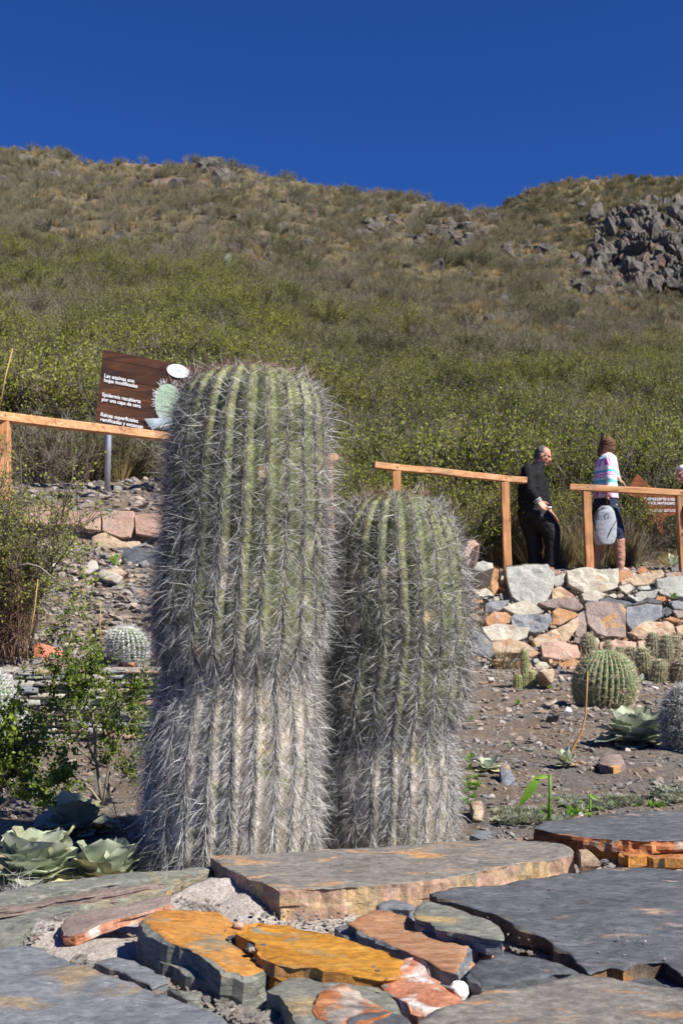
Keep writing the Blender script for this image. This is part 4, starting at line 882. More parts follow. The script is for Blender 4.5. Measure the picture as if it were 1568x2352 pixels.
# ---- far retaining wall
fw = P(1330, 1560, 12.6); fw[2] = G(fw[0], 12.6)
farwall = empty('stone_wall', fw, 'rough rubble wall in orange, white and grey stones below the walkers', 'wall')
vb, vt_ = 1556.0, 1312.0
def wy(v): return 12.62+(vb-v)/(vb-vt_)*1.22
nW = np.array((-.0, -.72, .70)); 
def fwp(u, v, off=0): p = P(u, v, wy(v)); return p+np.array((0, -off, off*.3))
us = np.linspace(1060, 1900, 130); vv = np.linspace(vb+30, vt_-6, 60); U_, V_ = np.meshgrid(us, vv)
pts_ = np.array([[fwp(u, v, -.10) for u in us] for v in vv]); pts_[..., 1] += .05*n2(pts_[..., 0], pts_[..., 2], 3, 4, 91)+.03*n2(pts_[..., 0], pts_[..., 2], 12, 3, 92)
V, q = grid_mesh(pts_[..., 0], pts_[..., 1], pts_[..., 2]); wpart('mortar', farwall, V, q[:, ::-1], M['farmortar'], smooth=True)
KC = {'g': 'greystone', 'w': 'pale', 'o': 'orangestone', 't': 'tanstone', 'b': 'slate_blue', 's': 'slate', 'p': 'taupe', 'r': 'rust', 'k': 'pinkrock'}
FW = [('g', [(365, 25), (500, 8), (650, 3), (692, 60), (690, 150), (640, 238), (560, 245), (480, 225), (420, 190), (375, 90)], .30), ('o', [(275, 30), (300, 8), (340, 15), (338, 120), (300, 168), (270, 120)], .15),
 ('r', [(655, 5), (695, 15), (698, 110), (660, 180), (642, 150)], .12), ('w', [(770, 30), (900, 15), (1000, 28), (1120, 22), (1118, 130), (1000, 170), (900, 165), (790, 110)], .2),
 ('o', [(1122, 30), (1180, 18), (1218, 40), (1210, 75), (1150, 98), (1122, 90)], .15), ('t', [(1140, 90), (1240, 52), (1330, 42), (1382, 75), (1330, 110), (1230, 125), (1150, 118)], .15),
 ('g', [(1370, 95), (1440, 80), (1568, 78), (1660, 90), (1650, 200), (1500, 195), (1400, 180)], .25), ('w', [(1130, 130), (1200, 115), (1240, 140), (1180, 168)], .1),
 ('g', [(1190, 190), (1280, 160), (1400, 150), (1380, 200), (1260, 222)], .15), ('r', [(1370, 190), (1420, 175), (1440, 215), (1390, 235)], .1),
 ('t', [(685, 150), (740, 135), (830, 180), (835, 205), (760, 215), (690, 215)], .12), ('w', [(880, 180), (960, 160), (1040, 185), (1020, 225), (900, 215)], .12),
 ('p', [(590, 245), (700, 218), (830, 205), (875, 262), (885, 290), (760, 272), (640, 268)], .2), ('b', [(235, 250), (300, 225), (400, 220), (370, 280), (300, 300), (240, 292)], .12),
 ('w', [(360, 275), (430, 240), (520, 232), (590, 262), (640, 300), (560, 318), (440, 312)], .16), ('o', [(235, 345), (300, 308), (380, 305), (412, 335), (405, 372), (340, 388), (260, 375)], .14),
 ('b', [(412, 345), (440, 318), (560, 318), (670, 320), (680, 355), (650, 408), (560, 425), (420, 380)], .16), ('o', [(685, 300), (720, 280), (800, 300), (870, 318), (800, 345), (740, 378), (690, 370)], .13),
 ('w', [(220, 405), (300, 385), (420, 392), (530, 415), (520, 468), (440, 490), (280, 490), (230, 440)], .18), ('t', [(560, 480), (640, 440), (740, 400), (850, 355), (862, 400), (780, 490), (700, 520), (580, 520)], .15),
 ('p', [(850, 330), (905, 300), (912, 420), (880, 490), (835, 480)], .14), ('p', [(890, 270), (1000, 252), (1140, 268), (1170, 300), (1185, 455), (1080, 462), (980, 440), (915, 380)], .24),
 ('b', [(1172, 275), (1300, 258), (1410, 262), (1425, 330), (1330, 370), (1230, 420), (1185, 380)], .2), ('t', [(1190, 440), (1300, 375), (1440, 362), (1485, 390), (1505, 440), (1400, 460), (1260, 462)], .17),
 ('o', [(1420, 345), (1480, 330), (1580, 345), (1590, 375), (1500, 368)], .12), ('t', [(1500, 400), (1568, 388), (1680, 400), (1680, 450), (1520, 455)], .14),
 ('t', [(282, 510), (400, 490), (520, 520), (600, 565), (560, 588), (420, 575), (300, 570)], .16), ('k', [(610, 520), (720, 505), (850, 530), (870, 600), (740, 610), (625, 595)], .18),
 ('r', [(872, 500), (940, 492), (945, 590), (880, 608)], .12), ('b', [(155, 440), (210, 445), (300, 520), (318, 565), (260, 592), (160, 560)], .2), ('k', [(1000, 505), (1100, 490), (1240, 505), (1235, 555), (1080, 560), (1005, 545)], .14),
 ('s', [(1000, 215), (1060, 195), (1150, 215), (1230, 235), (1180, 262), (1060, 262)], .1), ('s', [(1220, 245), (1320, 205), (1420, 225), (1400, 258), (1280, 262)], .12), ('s', [(1410, 285), (1450, 268), (1490, 295), (1450, 320)], .1),
 ('p', [(1430, 40), (1500, 25), (1600, 35), (1600, 76), (1450, 75)], .14), ('t', [(1340, 30), (1410, 20), (1430, 60), (1390, 70)], .1), ('g', [(700, 60), (760, 45), (770, 100), (720, 130), (700, 110)], .1),
 ('g', [(130, 70), (200, 52), (262, 90), (270, 130), (170, 135)], .15), ('w', [(120, 130), (200, 120), (260, 150), (300, 190), (200, 190)], .12), ('w', [(1040, 190), (1100, 175), (1120, 190), (1090, 210)], .08),
 ('t', [(1255, 500), (1370, 480), (1500, 480), (1560, 520), (1400, 545), (1270, 545)], .12), ('b', [(1440, 235), (1520, 222), (1640, 240), (1640, 290), (1500, 280)], .12), ('p', [(1480, 290), (1580, 292), (1660, 310), (1650, 340), (1520, 335)], .12)]
occ = []
for kx, o, d in FW:
    L = C1(o); O = np.array([fwp(u, v, .03+d*.35) for u, v in L]); occ.append((min(a for a, b in L), max(a for a, b in L), min(b for a, b in L), max(b for a, b in L)))
    prism('stone', farwall, O, (0, -.8, .45), d+.1, M[KC[kx]], step=.07, jit=.016, rough=.020, side=.02, bevel=.006, nfreq=4, layers=2, terr=.010, flat=True)
gw = np.random.default_rng(31)
for k in range(6000):
    if len(occ) > 290: break
    u, v = gw.uniform(1062, 1840), gw.uniform(1312, 1552); sz_ = 1-.6*min(1, k/3000); a, b = gw.uniform(9, 30)*sz_, gw.uniform(4, 11)*sz_**.5
    if u > 1568: a *= 1.6; b *= 1.5
    if any(u+a*.7 > o[0]+1 and u-a*.7 < o[1]-1 and v+b*.7 > o[2]+1 and v-b*.7 < o[3]-1 for o in occ): continue
    occ.append((u-a, u+a, v-b, v+b)); n = 6; an = np.sort((np.arange(n)+gw.uniform(-.25, .25, n))*2*math.pi/n)
    O = np.array([fwp(u+a*math.cos(t)*gw.uniform(.85, 1.1), v+b*math.sin(t)*gw.uniform(.85, 1.15), gw.uniform(.02, .05)) for t in an])
    prism('stone', farwall, O, (0, -.8, .45), .15, M[KC[gw.choice(list('wwttgprobks'))]], step=.07, jit=.014, rough=.016, side=.02, bevel=.005, nfreq=5, layers=2, terr=.006, flat=True)

rp = []; 
for k in range(2600):
    u, v = gw.uniform(1062, 1840), 1312+238*gw.random(); p = fwp(u, v, -.03+gw.uniform(0, .07)); rp.append((*p, .012+.05*gw.random()**3))
rp = np.array(rp); CW = [rock_mesh(390+i, M[m_], 1, .8, .5, cuts=9, n=8, rough=.25) for i, m_ in enumerate(('tanstone', 'pale', 'chip', 'chip', 'greystone', 'chip'))]
stuff('wall_rubble', CW, rp[:, :3], rp[:, 3], gw.uniform(0, 6.28, len(rp)), gw.integers(0, 6, len(rp)), 'small rubble packed between the stones of the far wall', 'rubble', tilt=gw.normal(size=(len(rp), 2))*.6)
# ---- low wall, left
yl = 5.48; nl = P(150, 1700, yl); nl[2] = G(nl[0], yl-.1)
lw = empty('stone_wall', nl, 'low dry wall of thin white and grey stones behind the left shrub', 'wall')
us = np.linspace(-700, 420, 60); pts_ = np.array([[P(u, v, yl+.03) for u in us] for v in np.linspace(1725, 1532, 26)])
pts_[..., 1] += .02*n2(pts_[..., 0], pts_[..., 2], 12, 3, 96); V, q = grid_mesh(pts_[..., 0], pts_[..., 1], pts_[..., 2]); wpart('mortar', lw, V, q[:, ::-1], M['farmortar'], smooth=True)
v = 1538; row = 0
while v < 1712:
    h = gw.uniform(9, 17); u = -650+gw.uniform(0, 40)
    while u < 410:
        w_ = gw.uniform(22, 85); hh = h*gw.uniform(.75, 1.0)
        O = np.array([P(a, b, yl) for a, b in ((u+1, v+gw.uniform(0, 3)), (u+w_*.5, v+gw.uniform(-2, 2)), (u+w_-2, v+gw.uniform(0, 3)), (u+w_-2, v+hh-gw.uniform(0, 3)), (u+w_*.5, v+hh+gw.uniform(-2, 1)), (u+1, v+hh-gw.uniform(0, 3)))])-np.array((0, gw.uniform(0, .05), 0))
        prism('stone', lw, O, (0, -1, .15), .14, M[KC[gw.choice(list('wwwwwgggbtk'))]], step=.06, jit=.005, rough=.006, side=.010, bevel=.005, nfreq=10, layers=2); u += w_
    v += h
# ---- pink slabs set on edge, upper left
pk = P(250, 1240, 8.75); pk[2] = G(pk[0], 8.75)
pw = empty('stone_edging', pk, 'row of pink stone slabs set on edge below the wooden text sign', 'edging')
for (L, kx) in (([(160, 850), (290, 842), (300, 935), (230, 948), (165, 930)], 'k'), ([(300, 868), (365, 880), (370, 950), (305, 940)], 'k'), ([(368, 885), (458, 878), (462, 968), (400, 962), (372, 940)], 'k'), ([(462, 872), (610, 872), (614, 950), (600, 1000), (560, 1006), (470, 968)], 'k'), ([(618, 893), (700, 886), (760, 890), (760, 1000), (625, 985)], 'k'), ([(-60, 850), (60, 845), (155, 860), (150, 930), (-60, 940)], 'k')):
    O = np.array([P(u, v_, 8.72) for u, v_ in CA(L)]); prism('stone', pw, O, (0, -1, .2), .12, M[KC[kx]], step=.08, jit=.012, rough=.010, side=.012, bevel=.003, flat=True, nfreq=5, layers=2)
def boulder(L, y, d, kx, lab, cv=CA, nr=(0, -.85, .5), name='rock', **k):
    O = np.array([P(u, v_, y) for u, v_ in cv(L)]) if nr[2] < .7 else np.array([hit(u, v_)+np.array((0, 0, .012+d*.25)) for u, v_ in cv(L)]); kw = dict(step=.05, jit=.010, rough=.010, side=.014, bevel=.006, nfreq=6, layers=3); kw.update(k)
    o = prism(name, None, O, nr, d, M[KC.get(kx, kx)], **kw); return tag(o, lab, 'rock')
boulder([(420, 985), (480, 950), (560, 1010), (640, 1020), (650, 1050), (560, 1062), (440, 1062)], 8.3, .25, 't', 'broad brown rock lying under the pink slab edging')
boulder([(565, 1035), (690, 1028), (760, 1030), (760, 1140), (690, 1150), (565, 1140)], 7.9, .12, 'slate', 'dark grey upright slab left of the tallest cactus')
boulder([(470, 1085), (530, 1070), (600, 1068), (610, 1100), (520, 1115), (475, 1110)], 8.0, .2, 'w', 'pale block beside the small green plant above the rubble')
boulder([(540, 250), (600, 140), (640, 170), (660, 230), (600, 290), (540, 300)], 7.4, .2, 'pale', 'pale upright shard at the top of the rubble slope', cv=C5)
boulder([(640, 260), (680, 225), (760, 250), (815, 290), (780, 345), (700, 320)], 7.2, .2, 'pale', 'pale pinkish flat rock with a pointed end on the rubble slope', cv=C5)
boulder([(700, 235), (800, 225), (850, 262), (815, 285), (740, 260)], 7.4, .15, 't', 'flat tan rock just above the pointed pale one', cv=C5)
boulder([(820, 465), (900, 425), (950, 405), (955, 430), (880, 462), (830, 475)], 6.9, .06, 'slate', 'long thin dark slate sliver on the rubble slope', cv=C5)
boulder([(205, 745), (215, 705), (245, 697), (320, 725), (400, 765), (470, 800), (520, 850), (400, 862), (250, 880), (215, 830)], 5.75, .16, 'redrock', 'brick red slanted rock on top of the low white wall', cv=C5)
boulder([(700, 870), (760, 855), (880, 870), (910, 890), (880, 905), (720, 890)], 5.45, .1, 'r', 'flat rusty stone on the low wall under the white haired cactus', cv=C5, nr=(0, -.4, .9))
boulder([(600, 665), (640, 650), (700, 655), (715, 690), (700, 760), (680, 785), (650, 740), (620, 690)], 9.4, .2, 't', 'squat brown block standing on the gravel right of the finger cactus', cv=C1)
boulder([(545, 690), (560, 645), (590, 590), (620, 580), (640, 610), (600, 650), (575, 720)], 12.5, .5, 'k', 'pinkish leaning slab at the top left end of the far wall', cv=lambda L: [(784+x/2, 939.2+y/2) for x, y in L])
boulder([(600, 700), (650, 685), (695, 700), (700, 735), (650, 760), (605, 745)], 12.9, .4, 'greystone', 'grey boulder left of the leaning rail post', cv=C4)
boulder([(1000, 1330), (1050, 1308), (1150, 1315), (1185, 1345), (1100, 1372), (1010, 1372)], 4.2, .09, 'taupe', 'brown grey flat rock on the gravel bed at the right', cv=C1, nr=(0, -.05, 1), step=.03)
boulder([(130, 1660), (170, 1635), (240, 1640), (272, 1680), (240, 1712), (150, 1712)], 3.0, .08, 'tanstone', 'tan flat stone beside the foot of the shorter cactus', cv=C1, nr=(0, -.4, .9))
boulder([(335, 1400), (380, 1385), (430, 1400), (462, 1450), (400, 1475), (345, 1460)], 3.7, .05, 'slate_blue', 'blue grey flat slate left of the green stem', cv=C1, nr=(0, -.3, .95))
boulder([(785, 950), (795, 912), (815, 918), (825, 955), (805, 962)], 6.3, .06, 'white', 'small bright white stone on the gravel left of the barrel cactus', cv=C1)
boulder([(650, 985), (680, 955), (730, 958), (745, 985), (690, 1000)], 6.0, .08, 's', 'dark flat stone left of the bright white one', cv=C1)

# ---- gravel and rubble strewn on the ground
CG = [rock_mesh(340+i, M['chip'], 1, g_, h_, cuts=9, n=8, rough=.25) for i, (g_, h_) in enumerate(((.8, .35), (.6, .25), (.9, .6), (.7, .3), (.5, .2), (.85, .5)))]
gg = np.random.default_rng(17); n = 120000; y = 2.3+gg.random(n)**.9*14; x = gg.uniform(-.40, .62, n)*y
d = np.clip(4.0/y, .22, 1)*(.35+.9*sstep(-.35, .4, n2(x, y, 1.1, 3, 55)))*.5
left = (784+F*x/y < 500); d = np.where(left & (y > 5.5) & (y < 8.5), 1, d); k = (gg.random(n) < d) & (y > back_y(x)+.05); x, y = x[k], y[k]
u_ = 784+F*x/y; wallz = (u_ > 1060) & (y > 12.55) & (y < 13.7); x, y = x[~wallz], y[~wallz]; n = len(x)
s = (.005+.026*gg.random(n)**3.2)*np.clip(y/5, .6, 2.0); s *= np.where((784+F*x/y < 500) & (y > 5.5), 1.5, 1)
stuff('gravel', CG, np.stack([x, y, G(x, y)+s*.12], 1), s, gg.uniform(0, 6.28, n), gg.integers(0, 6, n), 'loose brown and grey shale chips strewn over the garden soil', 'gravel', tilt=gg.normal(size=(n, 2))*.35)
print('gravel', n)
# ------------------------------------------------------------------ wooden rails
def beam(name, th, a, b, wd, ht, mat, up=(0, 0, 1)):
    a = np.asarray(a, float); b = np.asarray(b, float); X = b-a; L = np.linalg.norm(X); X /= L; up = np.asarray(up, float)
    Yv = np.cross(up, X); Yv /= np.linalg.norm(Yv); Z = np.cross(X, Yv); n = 9; V = []; q = []
    c = .006; prof = [(-wd/2+c, -ht/2), (wd/2-c, -ht/2), (wd/2, -ht/2+c), (wd/2, ht/2-c), (wd/2-c, ht/2), (-wd/2+c, ht/2), (-wd/2, ht/2-c), (-wd/2, -ht/2+c)]
    for i in range(n):
        f = i/(n-1); w_ = np.array([rnd.gauss(0, .0025), rnd.gauss(0, .0025)])
        for (py, pz) in prof: V.append(a+X*L*f+Yv*(py+w_[0])+Z*(pz+w_[1]))
    for i in range(n-1):
        for j in range(8): q.append((i*8+j, i*8+(j+1) % 8, (i+1)*8+(j+1) % 8, (i+1)*8+j))
    V += [a, b]; t = []
    for j in range(8): t.append((len(V)-2, (j+1) % 8, j)); t.append((len(V)-1, (n-1)*8+j, (n-1)*8+(j+1) % 8))
    return wpart(name, th, V, [np.array(t), np.array(q)], mat)
def fence(label, p0, p1, y0, y1, posts, wd, ht):
    """p0,p1: ends of the rail's centre line; posts: u of the posts"""
    A = P(*p0, y0); B = P(*p1, y1); m = (A+B)/2; m[2] = G(m[0], m[1])
    th = empty('wooden_railing', m, label, 'railing', 'wooden railings beside the path')
    beam('rail', th, A, B, wd*1.1, ht, M['railwood_x'])
    for (u, vb_) in posts:
        f = (u-p0[0])/(p1[0]-p0[0])
        # the share of the way along in space
        f = f*y0/(y1+(y0-y1)*f) if True else f
        c = A+(B-A)*f; gz = float(G(c[0], c[1]))-.1
        if vb_: gz = min(gz, P(u, vb_, c[1])[2])
        mbb = MB(); mbb.ball((c[0], c[1]-wd*.55, c[2]), (.011, .006, .011), n=8); mbb.obj('bolt', th, M['ink'])
        beam('post', th, (c[0]+.012, c[1], gz), (c[0]-.012, c[1], c[2]-ht/2-.002), wd, wd, M['railwood_z'], up=(0, -1, 0))
    return th
fence('long wooden railing passing in front of the text sign at the left', (-420, 905), (768, 1052), 8.2, 11.52, [(-300, 0), (15, 0), (757, 0)], .095, .075)
fence('wooden railing between the shorter cactus and the man in black', (858, 1069), (1205, 1104), 13.45, 14.05, [(912, 0), (1160, 1306)], .10, .078)
fence('wooden railing in front of the woman in the patterned jumper', (1307, 1119), (1760, 1143), 14.1, 14.05, [(1347, 1316), (1562, 1330)], .10, .078)

# ------------------------------------------------------------------ text sign on a steel post
CS = lambda x, y: (204.2+x/5.486, 784+y/5.486)
BL = P(*CS(85, 1005), 11.0); A_ = np.array((1, .10, -.172)); B_ = np.array((.078, 0, 1.0)); Nn = np.cross(A_, B_); Nn /= np.linalg.norm(Nn)
if Nn[1] > 0: Nn = -Nn
def on_board(x, y, off=0):
    u, v = CS(x, y); r = P(u, v, 1.0); k = (BL@Nn)/(r@Nn); return r*k+Nn*off
def ab(x, y):
    d = on_board(x, y)-BL; G_ = np.array([[A_@A_, A_@B_], [A_@B_, B_@B_]]); return np.linalg.solve(G_, np.array([d@A_, d@B_]))
Wb = 1.32; Hb_ = ab(155, 98)[1]
foot = P(247, 1126, 11.06); foot[2] = G(foot[0], foot[1])-.02
sg = empty('text_sign', foot, 'dark stained wooden sign with white Spanish text and a painted cactus', 'sign')
np_ = 8
for k in range(np_):
    b0, b1 = Hb_*k/np_, Hb_*(k+1)/np_; mb = MB(); gapb = .0018; off = rnd.uniform(-.002, .002)
    e0, e1 = rnd.uniform(-.006, .004), rnd.uniform(-.006, .004)
    fr = [BL+A_*a+B_*b+Nn*off for a, b in ((e0, b0+gapb), (Wb+e1, b0+gapb), (Wb+e1, b1-gapb), (e0, b1-gapb))]
    fr2 = [BL+A_*a+B_*b+Nn*(off-.003) for a, b in ((e0, b0), (Wb+e1, b0), (Wb+e1, b1), (e0, b1))]
    bk = [p-Nn*.025 for p in fr2]
    V = np.array(fr+fr2+bk); q = [(0, 1, 2, 3)]+[(4+j, 4+(j+1) % 4, (j+1) % 4, j) for j in range(4)]+[(8+j, 8+(j+1) % 4, 4+(j+1) % 4, 4+j) for j in range(4)]+[(11, 10, 9, 8)]
    wpart('plank', sg, V, [np.array(q)], M['signwood'])
mb = MB()
mb.tube([foot, P(250, 1000, 11.06), P(250, 1000, 11.06)+np.array((.0, 0, .5))], .030, 16, cap=True)
mb.obj('post', sg, M['steel'], smooth=True)
p2 = BL+A_*1.15; mb = MB(); mb.tube([(p2[0], p2[1]+.06, G(p2[0], p2[1])-.05), (p2[0]+.03, p2[1]+.06, p2[2]+.5)], .030, 16); mb.obj('post', sg, M['steel'], smooth=True)
def text_mesh(body, size, bold=.0, ext=.0015, align='LEFT', sx=1.0, font_sp=1.0):
    cu = bpy.data.curves.new('lettering', 'FONT'); cu.body = body; cu.size = size; cu.offset = bold; cu.extrude = ext; cu.align_x = align; cu.space_character = font_sp; cu.space_line = .78
    ob = bpy.data.objects.new('lettering', cu); COL.objects.link(ob); bpy.context.view_layer.update()
    dg = bpy.context.evaluated_depsgraph_get(); me = bpy.data.meshes.new_from_object(ob.evaluated_get(dg)); bpy.data.objects.remove(ob); 
    co = np.zeros(len(me.vertices)*3, np.float32); me.vertices.foreach_get('co', co); co = co.reshape(-1, 3); co[:, 0] *= sx; return me, co
def put_text(name, th, body, org, X, Y, Nv, size, mat, **k):
    me, co = text_mesh(body, size, **k); W_ = org+co[:, :1]*X+co[:, 1:2]*Y+co[:, 2:3]*Nv-top_of(th)
    me.vertices.foreach_set('co', W_.astype(np.float32).ravel()); me.materials.clear(); me.materials.append(mat); me.update(); o = part(name, th, me); return o
Xh = A_/np.linalg.norm(A_); Yh = B_/np.linalg.norm(B_)
for body, x, y, wpx in (('Las espinas son', 193, 452, 382), ('hojas modificadas', 190, 508, 425), ('Epidermis recubierta', 168, 690, 487), ('por una capa de cera', 163, 748, 492), ('Raices superficiales', 148, 940, 475), ('ramificadas y extensas', 145, 1002, 540)):
    me, co = text_mesh(body, .054, bold=.0009); wd = co[:, 0].max(); want = np.linalg.norm(on_board(x+wpx, y+wpx*.165)-on_board(x, y))
    put_text('text_line', sg, body, on_board(x, y, .005), Xh, Yh, Nn, .054, M['white'], bold=.0009, sx=want/wd)
def flatpoly(name, th, pts, off, mat, thick=.003, **k):
    fr = np.array([on_board(x, y, off) for x, y in pts]); c = fr.mean(0); n = len(fr); V = np.concatenate([fr, fr-Nn*thick, c[None]])
    q = [(j, n+j, n+(j+1) % n, (j+1) % n) for j in range(n)]; t = [(j, (j+1) % n, 2*n) for j in range(n)]
    return wpart(name, th, V, [np.array(t), np.array(q)], mat, **k)
flatpoly('oval_plate', sg, [(1125+140*math.cos(a)+10*math.sin(a), 376+86*math.sin(a)+16*math.cos(a)) for a in np.linspace(0, 2*math.pi, 33)[:-1]], .008, M['white'])
flatpoly('oval_print', sg, [(1120+60*math.cos(a), 365+22*math.sin(a)+8*math.cos(a)) for a in np.linspace(0, 2*math.pi, 25)[:-1]], .0086, plain('pale_blue_print', (.55, .66, .72)), .0005)
cp_ = [(880, 960), (850, 900), (835, 800), (838, 700), (855, 620), (900, 560), (960, 535), (1040, 545), (1110, 590), (1150, 680), (1160, 800), (1140, 900), (1110, 970), (1000, 985)]
flatpoly('painted_cactus', sg, cp_, .008, M['palegreen'])
mb = MB()
def strip(p, q, w0, w1, off, mb=mb):
    a = on_board(*p, off); b = on_board(*q, off); d = (b-a)/np.linalg.norm(b-a); s = np.cross(d, Nn)
    mb.add(np.array([a-s*w0, a+s*w0, b+s*w1, b-s*w1]), [(0, 1, 2, 3)])
for k in range(60):
    a = math.radians(rnd.uniform(120, 300)) if k < 42 else math.radians(rnd.uniform(40, 130)); cx, cy = 1000, 740
    R1 = 150 if abs(math.cos(a)) > .5 else 185; r0 = R1*rnd.uniform(.95, 1.1); p = (cx+r0*math.cos(a)*1.05, cy-r0*1.12*math.sin(a)); L = rnd.uniform(30, 75)
    strip(p, (p[0]+L*math.cos(a+rnd.gauss(0, .3)), p[1]-L*math.sin(a+rnd.gauss(0, .3))), .0030, .0016, .009+.0001*k, mb)
mb.obj('painted_spines', sg, M['whitespine'], kind='stuff')
mb = MB()
for k in range(9): strip((1000+k*12, 970), (740+k*38, 1060+rnd.uniform(-10, 70)), .006, .004, .009+.0003*k, mb)
for k in range(8): strip((1000+20*k, 985), (900+k*45, 1120-rnd.uniform(0, 40)), .006, .004, .0145+.0003*k, mb)
for k in range(9): strip((960, 975+k*2), (705+k*12, 985+k*17), .0045, .0045, .018+.0003*k, mb)
mb.obj('painted_roots', sg, M['paleblue'], kind='stuff')
mb = MB()
for i in range(6):
    for j in range(5):
        p = (875+i*42+rnd.gauss(0, 5), 620+j*62+i*8); strip(p, (p[0]+9, p[1]+10), .0035, .0015, .0125, mb)
mb.obj('painted_dots', sg, M['ink'], kind='stuff')
# ------------------------------------------------------------------ red cut-out sign, right
CP = lambda x, y: (1127+x/3.5555, 980+y/3.5555)
ys_ = 16.0
rb = P(*CP(1300, 870), ys_); rb[2] = G(rb[0], ys_)
rs = empty('cutout_sign', rb, 'reddish brown cut-out wooden board with white lettering standing on legs at the right', 'sign')
OutL = [(1195, 390), (1225, 410), (1255, 445), (1290, 480), (1330, 500), (1400, 530), (1500, 540), (1600, 545), (1700, 560), (1760, 600), (1740, 680), (1600, 700), (1500, 715), (1430, 735), (1395, 770), (1400, 820), (1415, 868), (1375, 865), (1352, 800), (1335, 780), (1290, 820), (1240, 850), (1170, 870), (1115, 855), (1200, 825), (1260, 770), (1290, 730), (1262, 690), (1240, 620), (1215, 585), (1120, 560), (1060, 530), (1090, 505), (1130, 490), (1160, 430)]
def bandpoly(L, y0, y1):
    def clip(Q, s, c):
        out = []
        for a, b in zip(Q, Q[1:]+Q[:1]):
            ia, ib = s*(a[1]-c) >= 0, s*(b[1]-c) >= 0
            if ia: out.append(a)
            if ia != ib: f = (c-a[1])/(b[1]-a[1]); out.append((a[0]+(b[0]-a[0])*f, c))
        return out
    return clip(clip(L, 1, y0), -1, y1)
import bmesh
def extruded(name, th, pts3, nv, thick, mat):
    bm = bmesh.new(); vs_ = [bm.verts.new(p-top_of(th)) for p in pts3]; f = bm.faces.new(vs_)
    r = bmesh.ops.extrude_face_region(bm, geom=[f]); mv = [g for g in r['geom'] if isinstance(g, bmesh.types.BMVert)]
    bmesh.ops.translate(bm, verts=mv, vec=Vector(-np.asarray(nv)*thick)); bmesh.ops.triangulate(bm, faces=bm.faces[:]); bmesh.ops.recalc_face_normals(bm, faces=bm.faces[:])
    me = bpy.data.meshes.new(name); bm.to_mesh(me); bm.free(); me.materials.append(mat); return part(name, th, me)
bands = [(380, 540), (541.5, 610), (611.5, 665), (666.5, 722), (723.5, 900)]
# the legs hang below the boards as pieces of the lowest band
for (a, b) in bands[:4]:
    Q = bandpoly(OutL, a, b); Q = [q for i, q in enumerate(Q) if q != Q[i-1]]; extruded('board', rs, [P(*CP(x, y), ys_) for x, y in Q], (0, -1, 0), .03, M['redwood'])
extruded('leg', rs, [P(*CP(x, y), ys_+.002) for x, y in [(1290, 723), (1355, 723), (1345, 775), (1290, 820), (1240, 850), (1170, 870), (1115, 855), (1200, 825), (1260, 770)]], (0, -1, 0), .03, M['redwood'])
extruded('leg', rs, [P(*CP(x, y), ys_-.002) for x, y in [(1357, 723), (1440, 723), (1397, 770), (1402, 820), (1417, 872), (1375, 870), (1352, 800)]], (0, -1, 0), .03, M['redwood'])
def ptext(body, x, y, wpx, size, slope, bold):
    a = P(*CP(x, y), ys_-.006); b = P(*CP(x+wpx, y+slope*wpx), ys_-.006); me, co = text_mesh(body, size, bold=bold); X = (b-a)/np.linalg.norm(b-a)
    put_text('text_line', rs, body, a, X, np.array((0, 0, 1.)), np.array((0, -1., 0)), size, M['white'], bold=bold, sx=np.linalg.norm(b-a)/co[:, 0].max())
ptext('CUIDEMOS JUNTOS LA RIQUEZA', 1248, 600, 300, .055, .02, .0012); ptext('ÚNICO, MANTENGAMOS LIMPIO', 1280, 634, 295, .055, .02, .0012)
for k, y in enumerate((683, 697)): ptext('nuestro jardin nativo y su entorno'[:34] if False else 'IIIIIIIIIIIIIIIIIIIIIIIIII', 1290+k*4, y, 250, .022, .02, .0010) if False else None
mb = MB()
for y in (680, 692):
    x = 1292
    while x < 1540:
        w_ = rnd.uniform(7, 20); a = P(*CP(x, y), ys_-.004); b = P(*CP(x+w_, y), ys_-.004); mb.box((a+b)/2, b[0]-a[0], .003, .010); x += w_+4
mb.obj('small_print', rs, M['white'], kind='stuff')

# ------------------------------------------------------------------ people
def remeshed(name, mb, vox, sm=2):
    V, fs, _ = mb.get(); me = mesh_np(name+'_base', V, fs, []); o = bpy.data.objects.new(name, me); COL.objects.link(o)
    r = o.modifiers.new('r', 'REMESH'); r.mode = 'VOXEL'; r.voxel_size = vox; s = o.modifiers.new('s', 'SMOOTH'); s.iterations = sm; s.factor = .5
    bpy.context.view_layer.update(); dg = bpy.context.evaluated_depsgraph_get(); out = bpy.data.meshes.new_from_object(o.evaluated_get(dg))
    bpy.data.objects.remove(o); bpy.data.meshes.remove(me); out.name = name; return out
def bodypart(name, th, mb, vox, mat, sm=2, folds=0, fscale=9, **k):
    me = remeshed(name, mb, vox, sm); n = len(me.vertices); co = np.zeros(n*3, np.float32); me.vertices.foreach_get('co', co); co = co.reshape(-1, 3)
    if folds:
        no = np.zeros(n*3, np.float32); me.vertices.foreach_get('normal', no); no = no.reshape(-1, 3)
        co = co+no*(folds*fbm(co*np.array((fscale, fscale, fscale*1.9)), 3, 5))[:, None]
    co = co-top_of(th); me.vertices.foreach_set('co', co.astype(np.float32).ravel()); me.polygons.foreach_set('use_smooth', np.ones(len(me.polygons), bool)); me.materials.clear(); me.materials.append(mat); me.update()
    return part(name, th, me, **k)
def chain(mb, pts, rads, n=12):
    for p, q, r0, r1 in zip(pts, pts[1:], rads, rads[1:]):
        p, q = np.asarray(p), np.asarray(q); k = np.linspace(0, 1, 5)[:, None]; mb.tube(p+(q-p)*k, np.linspace(r0, r1, 5), n)
    for p, r in zip(pts, rads): mb.ball(p, r, n=n)
